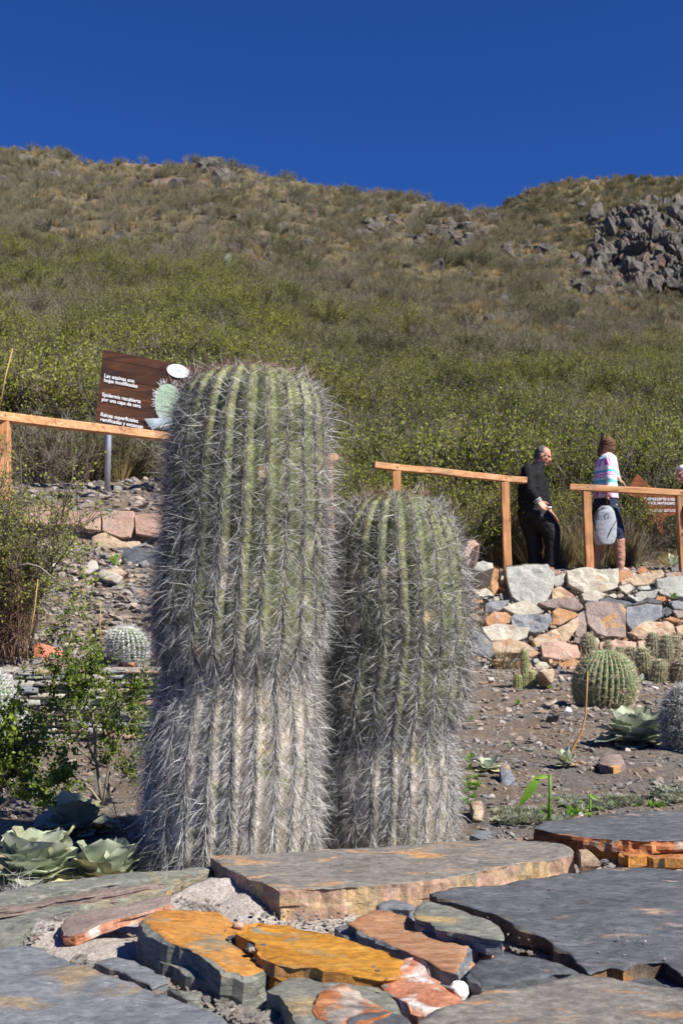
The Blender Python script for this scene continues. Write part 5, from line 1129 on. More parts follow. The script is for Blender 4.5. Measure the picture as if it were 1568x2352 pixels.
def loftz(mb, secs, n=20):
    """secs: (centre, half width x, half width y)"""
    V = []; 
    for c, a, b in secs:
        t = np.arange(n)*2*math.pi/n; V.append(np.asarray(c)+np.stack([a*np.cos(t), b*np.sin(t), 0*t], 1))
    V = np.concatenate(V); m = len(secs); q = [(i*n+j, i*n+(j+1) % n, (i+1)*n+(j+1) % n, (i+1)*n+j) for i in range(m-1) for j in range(n)]
    V = np.concatenate([V, [secs[0][0]], [secs[-1][0]]]); t = [(m*n, (j+1) % n, j) for j in range(n)]+[(m*n+1, (m-1)*n+j, (m-1)*n+(j+1) % n) for j in range(n)]
    if secs[-1][0][2] < secs[0][0][2]: q = [x[::-1] for x in q]; t = [x[::-1] for x in t]
    mb.add(V, q, t)
def hand(mb, w, d, side, s=1.0, curl=.35, thumb=1):
    """wrist w, direction d, palm normal side"""
    w = np.asarray(w, float); d = np.asarray(d, float); d /= np.linalg.norm(d); nrm = np.asarray(side, float); nrm -= nrm@d*d; nrm /= np.linalg.norm(nrm); a = np.cross(d, nrm)
    for k in range(4):
        off = (k-1.5)*.021*s; chain(mb, [w+a*off*.6, w+d*.09*s+a*off], [.017*s, .013*s], 8)
        L = (.068, .078, .072, .056)[k]*s; p = w+d*.09*s+a*off; dd = d.copy(); pts = [p]
        for seg in range(3):
            dd = dd+nrm*curl*.6; dd /= np.linalg.norm(dd); p = p+dd*L*(.45, .32, .23)[seg]; pts.append(p)
        chain(mb, pts, [.0105*s, .0098*s, .009*s, .0075*s], 8)
    t0 = w+d*.02*s-a*thumb*.028*s; t1 = t0+d*.04*s-a*thumb*.03*s+nrm*.012*s; t2 = t1+d*.035*s+nrm*.012*s; chain(mb, [t0, t1, t2], [.014*s, .012*s, .009*s], 8)
skin = plain('skin', (.47, .25, .17), .55, .10, 30); skin2 = plain('skin_flushed', (.50, .24, .17), .5, .10, 30)
cloth_black = plain('black_cloth', (.012, .012, .014), .75, .3, 14); cloth_black2 = plain('black_jacket_cloth', (.011, .011, .013), .8, .3, 14, .15)
hair_grey = plain('dark_grey_hair', (.085, .08, .08), .6, .5, 60, bumpd=.004); hair_brown = woodmat('brown_hair', [(.035, .015, .008), (.10, .045, .022), (.17, .08, .04)], 3, 2); hair_white = plain('white_hair', (.62, .62, .62), .6, .2, 60, bumpd=.004)
M['eye'] = plain('dark_eye', (.02, .015, .012), .3); M['lip'] = plain('lip', (.38, .14, .11), .5); M['sole'] = plain('white_sole', (.7, .7, .7), .6)
def head(mb, c, fwd, up, s=1.0):
    """face looks along fwd; s=1 gives a head 23 cm high"""
    c = np.asarray(c, float); f = np.asarray(fwd, float); f /= np.linalg.norm(f); u = np.asarray(up, float); u -= u@f*f; u /= np.linalg.norm(u); l = np.cross(u, f)
    AX = np.stack([l, f, u])
    pt = lambda a, b, d: c+s*(a*l+b*f+d*u)
    mb.ball(pt(0, -.012, .030), np.array((.074, .094, .082))*s, AX, 18)
    mb.ball(pt(0, .022, -.030), np.array((.058, .066, .078))*s, AX, 16)
    mb.ball(pt(0, .062, -.088), np.array((.026, .024, .022))*s, AX, 10)            # chin
    mb.ball(pt(0, .070, .028), np.array((.050, .022, .014))*s, AX, 10)            # brow
    mb.tube([pt(0, .078, .020), pt(0, .108, -.020), pt(0, .088, -.030)], np.array((.008, .0145, .010))*s, 8); mb.ball(pt(0, .100, -.022), .0150*s, n=8)
    for q in (-1, 1):
        mb.ball(pt(q*.034, .058, -.014), np.array((.024, .024, .020))*s, AX, 10); mb.ball(pt(q*.076, -.004, -.008), np.array((.010, .020, .032))*s, AX, 10)
    mb.ball(pt(0, .076, -.052), np.array((.026, .014, .012))*s, AX, 10)
    return pt, AX
def face(th, pt, AX, s, brow=hair_grey):
    for q in (-1, 1):
        e = MB(); e.ball(pt(q*.030, .078, .006), np.array((.011, .006, .0055))*s, AX, 8); e.obj('eye', th, M['eye'], smooth=True)
        e = MB(); e.ball(pt(q*.031, .083, .024), np.array((.018, .006, .005))*s, AX, 8); e.obj('eyebrow', th, brow, smooth=True)
    e = MB(); e.ball(pt(0, .088, -.053), np.array((.021, .006, .005))*s, AX, 8); e.obj('mouth', th, M['lip'], smooth=True)

# --- man in black, walking to the right, looking down
ym = 14.5
def Q(x, y, dy=0): return P(*CP(x, y), ym+dy)
gm = Q(440, 1172); th = empty('person', (gm[0], ym, G(gm[0], ym)), 'man in black tracksuit looking down with a small white object in hand', 'person')
mb = MB()
hc = Q(425, 238); pt, AX = head(mb, hc, (.80, -.34, -.42), (.36, -.10, .93), 1.10)
chain(mb, [Q(385, 300, .02), Q(330, 380, .03)], [.066, .085]); loftz(mb, [(Q(330, 345), .10, .16), (Q(335, 500), .14, .15), (Q(340, 680), .13, .14)])
for dy, k, a, f in ((.10, (330, 700), (355, 920), (362, 1150)), (-.10, (420, 700), (500, 850), (495, 1130))): chain(mb, [Q(*k, dy), Q(*a, dy), Q(*f, dy)], [.08, .06, .045])
sh, el, wr = Q(300, 370, -.22), Q(330, 520, -.27), Q(388, 612, -.28)
chain(mb, [sh, el, wr], [.05, .04, .028]); hand(mb, wr, Q(430, 655, -.30)-wr, (.5, -.5, -.3), 1.1, .55, 1)
sh2, el2, wr2 = Q(385, 370, .20), Q(450, 540, .22), Q(482, 700, .10)
chain(mb, [sh2, el2, wr2], [.05, .04, .028]); hand(mb, wr2, Q(530, 765, .08)-wr2, (-.4, -.5, -.6), 1.0, .15, -1)
bodypart('body', th, mb, .0075, skin2, 1); face(th, pt, AX, 1.10)
mb = MB(); mb.ball(pt(0, -.040, .038), np.array((.080, .078, .078))*1.1, AX, 16); mb.ball(pt(0, -.062, -.01), np.array((.062, .056, .066))*1.1, AX, 14)
for q in (-1, 1): mb.ball(pt(q*.066, -.025, .020), np.array((.016, .040, .045))*1.1, AX, 10)
o = bodypart('hair', th, mb, .007, hair_grey, 1, .009, 40)
mb = MB()
loftz(mb, [(Q(400, 285, .0), .075, .09), (Q(382, 315, .0), .095, .11), (Q(345, 345, .0), .13, .20), (Q(335, 400, 0), .165, .235), (Q(338, 470, 0), .19, .235), (Q(342, 560, 0), .205, .23), (Q(344, 620, 0), .205, .22), (Q(344, 652, 0), .19, .20)], 24)
chain(mb, [Q(300, 360, -.19), Q(318, 515, -.27), Q(374, 596, -.28)], [.092, .078, .052]); chain(mb, [Q(370, 360, .19), Q(430, 540, .22), Q(470, 660, .12)], [.09, .075, .052])
bodypart('jacket', th, mb, .011, cloth_black2, 2, .012, 8)
for k, (z0, cc) in enumerate(((0, M['whitespine']), (.014, M['ink']), (.026, M['whitespine']))):
    e = MB(); d = (Q(388, 612, -.28)-Q(318, 515, -.27)); d /= np.linalg.norm(d); c0 = Q(374, 596, -.28)+d*(z0-.004); e.tube([c0, c0+d*.010], .055-k*.001, 16); e.obj('cuff_stripe', th, cc)
mb = MB()
loftz(mb, [(Q(344, 640, 0), .195, .19), (Q(346, 700, 0), .215, .20), (Q(352, 760, 0), .20, .20)], 22)
chain(mb, [Q(300, 740, .09), Q(345, 880, .10), Q(360, 1050, .10), Q(362, 1158, .10)], [.135, .12, .098, .105]); chain(mb, [Q(400, 740, -.09), Q(490, 850, -.10), Q(500, 1000, -.10), Q(497, 1140, -.10)], [.15, .125, .098, .10])
bodypart('trousers', th, mb, .012, cloth_black, 2, .012, 7)
for (a, dy) in (((480, 1160), -.10), ((350, 1172), .10)):
    mb = MB(); chain(mb, [Q(a[0]-10, a[1]-6, dy), Q(a[0]+60, a[1]-8, dy), Q(a[0]+115, a[1]+2, dy)], [.050, .045, .030]); o = bodypart('shoe', th, mb, .009, cloth_black)
    mb = MB(); c0 = Q(a[0]+60, a[1]+18, dy); mb.box(c0, .27, .085, .020, [(.999, 0, .04 if a[0] > 400 else 0), (0, 1, 0), (0, 0, 1)]); mb.obj('sole', o if False else th, M['sole'])
e = MB(); a = Q(455, 662, -.33); b = Q(486, 660, -.36); e.tube([a, b], .013, 10); e.ball(b, .014, n=8); o = e.obj('phone', None, M['white'], smooth=True); tag(o, 'small white object held in the hand of the man in black', 'gadget')
e = MB(); e.ball(Q(416, 720, -.26), .012, n=8); e.obj('badge', th, M['white'])

# --- woman with the patterned jumper
yw = 14.45
def Q(x, y, dy=0): return P(*CP(x, y), yw+dy)
gm = Q(960, 1178); th = empty('person', (gm[0], yw, G(gm[0], yw)), 'long haired woman in a white, teal and magenta patterned jumper and tan boots', 'person')
mb = MB(); hc = Q(960, 152); pt, AX = head(mb, hc, (.86, .50, -.05), (.03, 0, 1), .98)
chain(mb, [Q(945, 200), Q(930, 260)], [.05, .06]); loftz(mb, [(Q(935, 245), .09, .15), (Q(930, 400), .11, .12), (Q(935, 600), .12, .15)])
for dy, k, a, f in ((.09, (905, 640), (878, 900), (850, 1160)), (-.08, (985, 640), (1040, 900), (1060, 1160))): chain(mb, [Q(*k, dy), Q(*a, dy), Q(*f, dy)], [.075, .055, .042])
sh, el, wr = Q(955, 290, -.17), Q(960, 440, -.22), Q(948, 575, -.20); chain(mb, [sh, el, wr], [.045, .036, .027]); hand(mb, wr, (0, -.02, -1), (1, 0, 0), .95, .5, 1)
sh, el, wr = Q(985, 290, .16), Q(1000, 400, .17), Q(1040, 425, .08); chain(mb, [sh, el, wr], [.045, .036, .026]); hand(mb, wr, Q(1095, 475, .02)-wr, (0, -.3, -1), .95, .2, 1)
bodypart('body', th, mb, .0075, skin, 1); face(th, pt, AX, .98, hair_brown)
mb = MB(); mb.ball(pt(0, -.022, .032), np.array((.090, .098, .088)), AX, 16); chain(mb, [Q(945, 140), Q(925, 215), Q(905, 290, -.01), Q(870, 340, .06)], [.095, .085, .062, .022]); chain(mb, [Q(975, 150, -.03), Q(962, 230, -.04), Q(930, 290, -.06)], [.06, .045, .02])
chain(mb, [Q(960, 120, -.04), Q(985, 185, -.05), Q(990, 215, -.04)], [.05, .035, .018])
bodypart('hair', th, mb, .009, hair_brown, 1, .010, 22)
def jumper():
    m, t, b = new_mat('patterned_knit'); b.inputs['Roughness'].default_value = .9
    tc = t.nodes.new('ShaderNodeTexCoord'); sx_ = t.nodes.new('ShaderNodeSeparateXYZ'); t.links.new(tc.outputs['Object'], sx_.inputs[0])
    def mth(op, a, b_=None):
        n = t.nodes.new('ShaderNodeMath'); n.operation = op
        for k, x in enumerate((a, b_)):
            if x is None: continue
            if isinstance(x, (int, float)): n.inputs[k].default_value = x
            else: t.links.new(x, n.inputs[k])
        return n.outputs[0]
    X = mth('ADD', sx_.outputs[0], sx_.outputs[1]); z = sx_.outputs[2]
    st = mth('GREATER_THAN', mth('SINE', mth('MULTIPLY', X, 260.)), .1); zig = mth('GREATER_THAN', mth('SINE', mth('ADD', mth('MULTIPLY', z, 190.), mth('MULTIPLY', mth('SINE', mth('MULTIPLY', X, 130.)), 1.5))), .15)
    # band by height above the feet (m)
    zz = mth('DIVIDE', mth('SUBTRACT', z, .85), .8)
    W_, T_, M_, P_ = (.72, .72, .74), (.10, .50, .52), (.55, .08, .36), (.72, .50, .60)
    def cr_(stops):
        r = ramp(t, zz, stops); r.color_ramp.interpolation = 'CONSTANT'; return r.outputs[0]
    base = cr_([(0, W_), (.18, P_), (.24, W_), (.34, T_), (.40, W_), (.52, T_), (.56, W_), (.60, W_), (.88, W_)])
    alt = cr_([(0, W_), (.10, M_), (.24, W_), (.34, (.25, .60, .62)), (.44, M_), (.52, T_), (.56, W_), (.62, M_), (.76, T_), (.80, P_), (.88, M_)])
    sel = cr_([(0, (0, 0, 0)), (.42, (1, 1, 1)), (.60, (0, 0, 0)), (.76, (1, 1, 1))])
    f = mixc(t, sel, st, zig); c = mixc(t, f, base, alt); t.links.new(c, b.inputs['Base Color']); return m
knit = jumper()
mb = MB(); loftz(mb, [(Q(948, 212), .05, .06), (Q(940, 235), .085, .13), (Q(935, 275), .125, .19), (Q(932, 350), .145, .19), (Q(930, 450), .155, .18), (Q(932, 540), .160, .19), (Q(935, 592), .165, .20)], 24)
chain(mb, [Q(960, 270, -.15), Q(968, 430, -.21), Q(955, 545, -.20)], [.072, .068, .058]); chain(mb, [Q(985, 270, .14), Q(1010, 390, .17), Q(1030, 425, .10)], [.068, .062, .045])
bodypart('jumper', th, mb, .011, knit, 2, .010, 9)
jeans = plain('dark_blue_denim', (.018, .028, .06), .8, .3, 12); boot = plain('tan_leather', (.36, .19, .13), .45, .2, 10, .4)
mb = MB(); loftz(mb, [(Q(935, 570), .15, .18), (Q(930, 640), .165, .19), (Q(935, 700), .16, .18)], 22); chain(mb, [Q(890, 690, .08), Q(880, 830, .09), Q(872, 940, .09)], [.115, .090, .078]); chain(mb, [Q(970, 690, -.07), Q(1030, 850, -.08), Q(1045, 930, -.08)], [.125, .095, .075])
bodypart('jeans', th, mb, .011, jeans, 2, .008, 9)
for (k, a, f, toe, dy) in (((872, 935), (866, 1050), (852, 1140), (925, 1168), .09), ((1040, 925), (1052, 1050), (1055, 1145), (1130, 1180), -.08)):
    mb = MB(); chain(mb, [Q(*k, dy), Q(*a, dy), Q(*f, dy)], [.082, .068, .052]); chain(mb, [Q(f[0]-12, f[1]+18, dy), Q((f[0]+toe[0])/2, toe[1]-8, dy), Q(*toe, dy)], [.045, .040, .026]); bodypart('boot', th, mb, .010, boot, 1, .010, 16)
# --- backpack she carries
pkm = plain('grey_canvas', (.27, .29, .32), .8, .15, 30, bumpd=.002); pkd = plain('black_webbing', (.02, .02, .022), .7)
bc = Q(925, 965, -.30); bp = empty('backpack', bc, 'grey backpack hanging from the hand of the woman in the jumper', 'backpack')
mb = MB(); pr_ = [(950, .125), (900, .150), (830, .158), (760, .148), (700, .125), (665, .090), (648, .055)]
loftz(mb, [(Q(925+(960-y)*.02, y, -.31), w_, .085 if y > 680 else .06) for y, w_ in [(965, .10)]+pr_], 22); bodypart('bag', bp, mb, .010, pkm, 2, .006, 8)
mb = MB(); k = [(840, 800), (850, 740), (875, 690), (915, 662), (960, 672), (995, 720), (1010, 780)]; mb.tube([Q(x, y, -.385+abs(x-925)/85*.05) for x, y in k], .006, 6); mb.obj('zip', bp, pkd)
mb = MB(); mb.tube([Q(1018, 770, -.36), Q(985, 830, -.40), Q(950, 905, -.40)], .005, 6); mb.obj('zip', bp, pkd)
mb = MB(); mb.tube([Q(930, 655, -.31), Q(925, 610, -.29), Q(948, 596, -.26), Q(965, 615, -.28), Q(955, 655, -.31)], .012, 8); mb.obj('handle', bp, pkd)
mb = MB(); mb.tube([Q(960, 960, -.28), Q(945, 1040, -.27), Q(930, 1140, -.27)], .011, 6); mb.obj('strap', bp, pkd)
mb = MB(); mb.tube([Q(850, 850, -.35), Q(840, 750, -.36), Q(870, 680, -.35)], .012, 6); mb.obj('strap', bp, pkd)
mb = MB(); p_ = [(930, 712), (960, 706), (966, 740), (936, 748)]
mb.tube([Q(x, y, -.402) for x, y in p_+p_[:1]], .003, 5); mb.obj('emblem', bp, pkd)
# --- old man at the right edge, facing left
yo = 14.3
def Q(x, y, dy=0): return P(*CP(x, y), yo+dy)
gm = Q(1640, 1250); th = empty('person', (gm[0], yo, G(gm[0], yo)), 'white haired man with glasses and moustache cut by the right edge of the photo', 'person')
mb = MB(); hc = Q(1572, 392); pt, AX = head(mb, hc, (-.88, -.30, -.28), (-.25, 0, .97), 1.08)
chain(mb, [Q(1600, 440), Q(1640, 500)], [.06, .08]); loftz(mb, [(Q(1650, 500), .12, .18), (Q(1655, 800), .13, .17)])
for dy in (-.1, .1): chain(mb, [Q(1650, 820, dy), Q(1640, 1030, dy), Q(1650, 1230, dy)], [.08, .06, .045])
chain(mb, [Q(1630, 520, -.2), Q(1610, 680, -.25), Q(1600, 800, -.26)], [.05, .04, .03]); hand(mb, Q(1600, 800, -.26), (-.1, 0, -1), (-1, 0, 0), 1, .3)
bodypart('body', th, mb, .008, skin2, 1); face(th, pt, AX, 1.08, hair_white)
mb = MB(); mb.ball(pt(0, -.025, .045), np.array((.090, .100, .085)), AX, 16); mb.ball(pt(0, -.07, -.01), np.array((.072, .055, .065)), AX, 12); mb.ball(pt(-.05, .02, .085), np.array((.04, .04, .03)), AX, 10); mb.ball(pt(.04, .03, .085), np.array((.04, .045, .025)), AX, 10); bodypart('hair', th, mb, .009, hair_white, 1, .012, 25)
mb = MB(); mb.ball(pt(0, .094, -.040), np.array((.034, .014, .011)), AX, 10); mb.obj('moustache', th, hair_white, smooth=True)
for q in (-1, 1):
    mb = MB(); a = np.linspace(0, 2*math.pi, 15); mb.tube([pt(q*.036+.022*math.cos(x), .098, .004+.017*math.sin(x)) for x in a], .0018, 5); mb.tube([pt(q*.058, .098, .006), pt(q*.082, .0, .006)], .0018, 5); mb.obj('glasses', th, pkd)
mb = MB(); loftz(mb, [(Q(1618, 455), .085, .10), (Q(1640, 490), .13, .20), (Q(1645, 600), .19, .22), (Q(1645, 750), .20, .22), (Q(1650, 890), .20, .21)], 22); chain(mb, [Q(1620, 520, -.19), Q(1600, 680, -.26), Q(1598, 790, -.27)], [.085, .07, .055]); chain(mb, [Q(1650, 520, .19), Q(1640, 680, .24), Q(1620, 790, .24)], [.085, .07, .055]); bodypart('jacket', th, mb, .012, cloth_black2, 2, .01, 8)
gt = plain('grey_trouser_cloth', (.06, .06, .065), .85)
mb = MB(); loftz(mb, [(Q(1650, 850), .17, .18), (Q(1650, 930), .17, .18)], 18)
for dy in (-.1, .1): chain(mb, [Q(1648, 920, dy), Q(1638, 1070, dy), Q(1640, 1215, dy)], [.11, .095, .08])
bodypart('trousers', th, mb, .012, gt, 2, .01, 8)
for dy in (-.1, .1):
    mb = MB(); chain(mb, [Q(1645, 1240, dy), Q(1590, 1248, dy), Q(1555, 1252, dy)], [.045, .042, .028]); bodypart('shoe', th, mb, .01, cloth_black)

# ------------------------------------------------------------------ garden plants
def leaf(base, d, L, wd, up=(0, 0, 1), curl=.3, ruffle=.0, fold=.15, n=8, m=4, seed=0, prof=None, flat=0):
    """one leaf as a thin two-sided sheet; returns V, quads"""
    g = np.random.default_rng(seed); d = np.asarray(d, float); d /= np.linalg.norm(d); up = np.asarray(up, float); s = np.cross(d, up); s /= np.linalg.norm(s)+1e-9; nn = np.cross(s, d); V = []
    for i in range(n+1):
        f = i/n; ww = wd/2*(math.sin(math.pi*min(1, f**.75*.96+.03))**.8 if prof is None else prof(f)); c = base+d*L*f+nn*L*(-curl*f*f)
        for j in range(-m, m+1):
            q = j/m; V.append(c+s*ww*q+nn*(fold*ww*abs(q)**1.5+ruffle*L*math.sin(f*17+q*3+seed)*abs(q)**2*.5))
    V = np.array(V); k = 2*m+1; q_ = [(i*k+j, i*k+j+1, (i+1)*k+j+1, (i+1)*k+j) for i in range(n) for j in range(2*m)]
    return V, q_
def rosette(base, R, nl, label, mat='mullein', old='mullein_old', seed=1, lift=.55, wd=.42, dead=4, group=None, cat='plant', name='rosette_plant', ruffle=.05):
    g = np.random.default_rng(seed); th = empty(name, base, label, cat, group)
    for k in range(nl+dead):
        isd = k >= nl; f = k/nl; a = k*2.39996+g.normal()*.15; el = (1.30-1.0*f**.9)*lift*1.7 if not isd else -.05; el = max(el, -.1)
        L = R*(.55+.45*min(1, f))*g.uniform(.85, 1.1)/max(math.cos(min(el, 1.2)), .55)*.85
        d = np.array((math.cos(a)*math.cos(el), math.sin(a)*math.cos(el), math.sin(el))); V, q_ = leaf(np.array(base)+np.array((math.cos(a), math.sin(a), 0))*R*.06+np.array((0, 0, .01+.03*R*(1-f))), d, L, L*wd*1.75, curl=-.10+.35*f if not isd else .1, ruffle=ruffle*1.6, fold=.22, n=12, m=5, seed=k+seed*50, prof=lambda q: (math.sin(math.pi*min(1, q**1.15*.93+.06))**.65)*(1+.13*math.sin(q*31+k)+.05*math.sin(q*67+k)))
        if isd: V[:, 2] = np.maximum(V[:, 2], base[2]+.008)
        wpart('leaf', th, V, [np.array(q_)], M['deadleaf' if isd and k % 2 else (old if isd or g.random() < .18 else mat)], smooth=True)
    return th
def on(u, v): return hit(u, v)
b = on(1458, 1712); rosette(b, 98*b[1]/F, 26, 'big sage green woolly rosette plant in front of the barrel cactus', seed=2, lift=.50, wd=.46)
b = on(1122, 1772); rosette(b, 50*b[1]/F, 9, 'small ragged woolly rosette beside the foot of the shorter cactus', seed=3, lift=.4, mat='mullein', dead=4)
b = on(1300, 1762); rosette(b, 38*b[1]/F, 12, 'small curled rosette with a tall thin dry stalk', seed=4, lift=.6, dead=2)
mb = MB(); pts_ = [P(*C1([(x, y)])[0], b[1]) for x, y in ((790, 1350), (830, 1200), (890, 1090), (915, 980), (922, 850), (930, 690))]; mb.tube(pts_, [.006, .005, .0045, .004, .0035, .0025], 6); mb.obj('stalk', bpy.data.objects[[o.name for o in COL.objects if o.get('label') == 'small curled rosette with a tall thin dry stalk'][0]], plain('dry_ochre_stalk', (.38, .22, .08)), smooth=True)
b = on(1170, 1728); rosette(b, 16*b[1]/F, 7, 'small pointed blue agave seedling above the ragged rosette', seed=5, lift=.9, wd=.25, dead=0, mat='leaf_silver', ruffle=0)
for i, (u, v, r, lab) in enumerate(((1470, 1572, 18, 'small green rosette under the hairy cactus clump'), (1540, 1567, 18, 'small green rosette right of the hairy cactus clump'), (1455, 1559, 12, 'tiny green weed behind the barrel cactus shoulder'), (1261, 1585, 9, 'tiny green weed in the gravel left of the barrel cactus'), (1517, 1420, 12, 'bright green weed growing on top of the far wall'), (1190, 1622, 9, 'small green weed beside the shorter cactus at mid height'), (1080, 1660, 10, 'thin green weed at the right edge of the shorter cactus'))):
    b = on(u, v) if i != 4 else P(1546, 1378, 13.3); rosette(b, r*b[1]/F*1.2, 9, lab, seed=10+i, lift=.7, wd=.3, dead=0, mat='leaf_fresh' if i > 1 else 'mullein', old='leaf_green', ruffle=0, name='weed', cat='weed')
b = P(1546+300/9, 1258, 15.2); b[2] = G(b[0], b[1]); rosette(P(1545, 1258, 15.4)*np.array((1, 1, 0))+np.array((0, 0, float(G(P(1545, 1258, 15.4)[0], 15.4)))), .17, 14, 'grey green spiky rosette on the slope behind the woman', seed=30, lift=.8, wd=.22, dead=0, ruffle=0)
b = P(1342, 1245, 15.2); b[2] = G(b[0], b[1]); rosette(b, .20, 14, 'pale leafy plant on the bank between the man and the woman', seed=31, lift=.7, wd=.4, dead=2)
b = P(1323, 1296, 15.0); b[2] = G(b[0], b[1]); rosette(b, .08, 8, 'tiny bright green weed on the path between the walkers', seed=32, lift=.4, wd=.35, dead=0, mat='leaf_fresh', ruffle=0, name='weed', cat='weed')
b = P(266, 1302, 7.8); b[2] = max(G(b[0], b[1]), b[2]); rosette(b, .085, 9, 'small fresh green strap leaved plant left of the dark upright slab', seed=33, lift=.9, wd=.22, dead=0, mat='leaf_fresh', ruffle=0)
# left, at the foot of the wall: large woolly rosettes
b = np.array((P(90, 1900, 2.48)[0], 2.46, -.57)); rosette(b, .118, 24, 'large sage green woolly rosette at the lower left behind the wall', seed=6, lift=.62, wd=.55, dead=5)
b = np.array((P(228, 1900, 2.42)[0], 2.50, 0)); b[2] = G(b[0], b[1])+.03; rosette(b, .105, 14, 'yellow veined woolly rosette just left of the tallest cactus', seed=7, lift=.6, wd=.6, dead=3, mat='mullein', old='mullein_old')
b = np.array((P(160, 1850, 3.1)[0], 3.2, 0)); b[2] = G(b[0], b[1]); rosette(b, .12, 9, 'shaded woolly rosette under the round leaved shrub', seed=9, lift=.5, wd=.6, dead=8)
# green stem with one hanging leaf
def stemplant(u, v0, v1, r, label, leaves, seed):
    z = -.55; y = Pz(u, v0, -.57)[1]; b = P(u, v0, y); t_ = P(u+2, v1, y); th = empty('weed_stalk', b, label, 'plant'); mb = MB(); mb.tube([b, (b+t_)/2+np.array((.001, 0, 0)), t_], [r, r*.9, r*.85], 10); mb.obj('stem', th, M['leaf_fresh'], smooth=True)
    for (x, yv, dx, dz, L, w_) in leaves:
        p = P(x, yv, y); V, q_ = leaf(p, (dx, -.25, dz), L, w_, up=(0, -1, .3), curl=.25, fold=.2, seed=seed); wpart('leaf', th, V, [np.array(q_)], M['leaf_fresh'], smooth=True)
    g = np.random.default_rng(seed)
    for k in range(26):
        a = g.uniform(0, 6.28); h = g.uniform(0, .6); p = b+(t_-b)*h+np.array((math.cos(a), math.sin(a), 0))*g.uniform(.004, .03); V, q_ = leaf(p, (math.cos(a), math.sin(a), g.uniform(-.1, .9)), g.uniform(.012, .028), .008, curl=.2, n=4, m=1, seed=k); wpart('leaflet', th, V, [np.array(q_)], M['leaf_fresh'], smooth=True)
stemplant(1260, 1890, 1779, .0052, 'cut green stem with one long drooping leaf beside the bluish slab', [(1258, 1783, -1, -.05, .045, .012), (1236, 1786, -.62, -.80, .098, .026)], 41)
stemplant(1352, 1880, 1822, .0040, 'shorter cut green stem right of the one with the long leaf', [(1352, 1825, .6, -.3, .03, .012)], 42)
# silver and green mats on the soil
g = np.random.default_rng(44)
TS = [tuft(400+i, .022, .012, 60, M['leaf_silver'], .005, droop=1) for i in range(2)]+[tuft(405, .018, .02, 46, M['leaf_fresh'], .003)]
pp = []; kk = []; ss = []
for (u0, u1, v0, v1, n, k) in ((1140, 1300, 1865, 1895, 420, 0), (1500, 1900, 1808, 1850, 460, 1), (1290, 1470, 1835, 1862, 240, 0), (1410, 1520, 1852, 1866, 120, 2), (1065, 1100, 1730, 1900, 40, 2), (1255, 1330, 1865, 1880, 24, 2)):
    for i in range(n):
        p = hit(g.uniform(u0, u1), g.uniform(v0, v1), 2.0, 8); 
        if n2(p[0], p[1], 9, 3, 7) > -.15: pp.append(p); kk.append(k); ss.append(g.uniform(.5, 1.1))
stuff('ground_cover', TS, pp, ss, g.uniform(0, 6.28, len(pp)), kk, 'low silver grey and green ground cover behind the capping slabs', 'ground cover', tilt=g.normal(size=(len(pp), 2))*.2)
# grey heaps of fallen spines
gs = np.random.default_rng(46); n = 6500; u = np.concatenate([gs.normal(70, 60, n//2), gs.uniform(150, 1060, n//2)]); y = np.where(np.arange(n) < n//2, gs.normal(2.12, .08, n), gs.uniform(2.12, 2.42, n)); x = (u-784)/F*y
y = np.maximum(y, back_y(x)+.02); hgt = np.where(np.arange(n) < n//2, .09*np.exp(-((u-70)/85)**2), .02)
P0 = np.stack([x, y, G(x, y)+gs.random(n)*(hgt+.01)+.005], 1); D = gs.normal(size=(n, 3)); D[:, 2] = np.abs(D[:, 2])*.45; D /= np.linalg.norm(D, axis=1)[:, None]
V, fs, c = spines(P0, D, gs.uniform(.02, .055, n), gs.normal(size=(n, 3))*.3, np.full(n, .00065), mixn((.09, .08, .08), (.48, .46, .45), gs.random(n)**1.2)); o = wpart('fallen_spines', None, V, fs, M['spine'], col=c, kind='stuff'); tag(o, 'grey litter of fallen spines heaped behind the wall', 'spines')
for (u, y, r, lab, sd) in ((175, 2.12, .035, 'white crumbly rock left of the tallest cactus at the wall edge', 51), (205, 2.2, .03, 'smaller white rock at the foot of the tallest cactus', 52), (20, 2.75, .05, 'tan rock behind the grey spine litter', 53), (28, 3.1, .07, 'sunlit ochre tan rock under the left shrub', 54), (135, 3.3, .06, 'second tan rock deep under the left shrub', 55)):
    x = (u-784)/F*y; me = rock_mesh(sd, M['pale' if sd < 53 else 'tanstone'], r, r*.8, r*.7, n=14, cuts=8); o = part('rock', None, me); o.location = (x, y, G(x, y)+r*.3); tag(o, lab, 'rock')

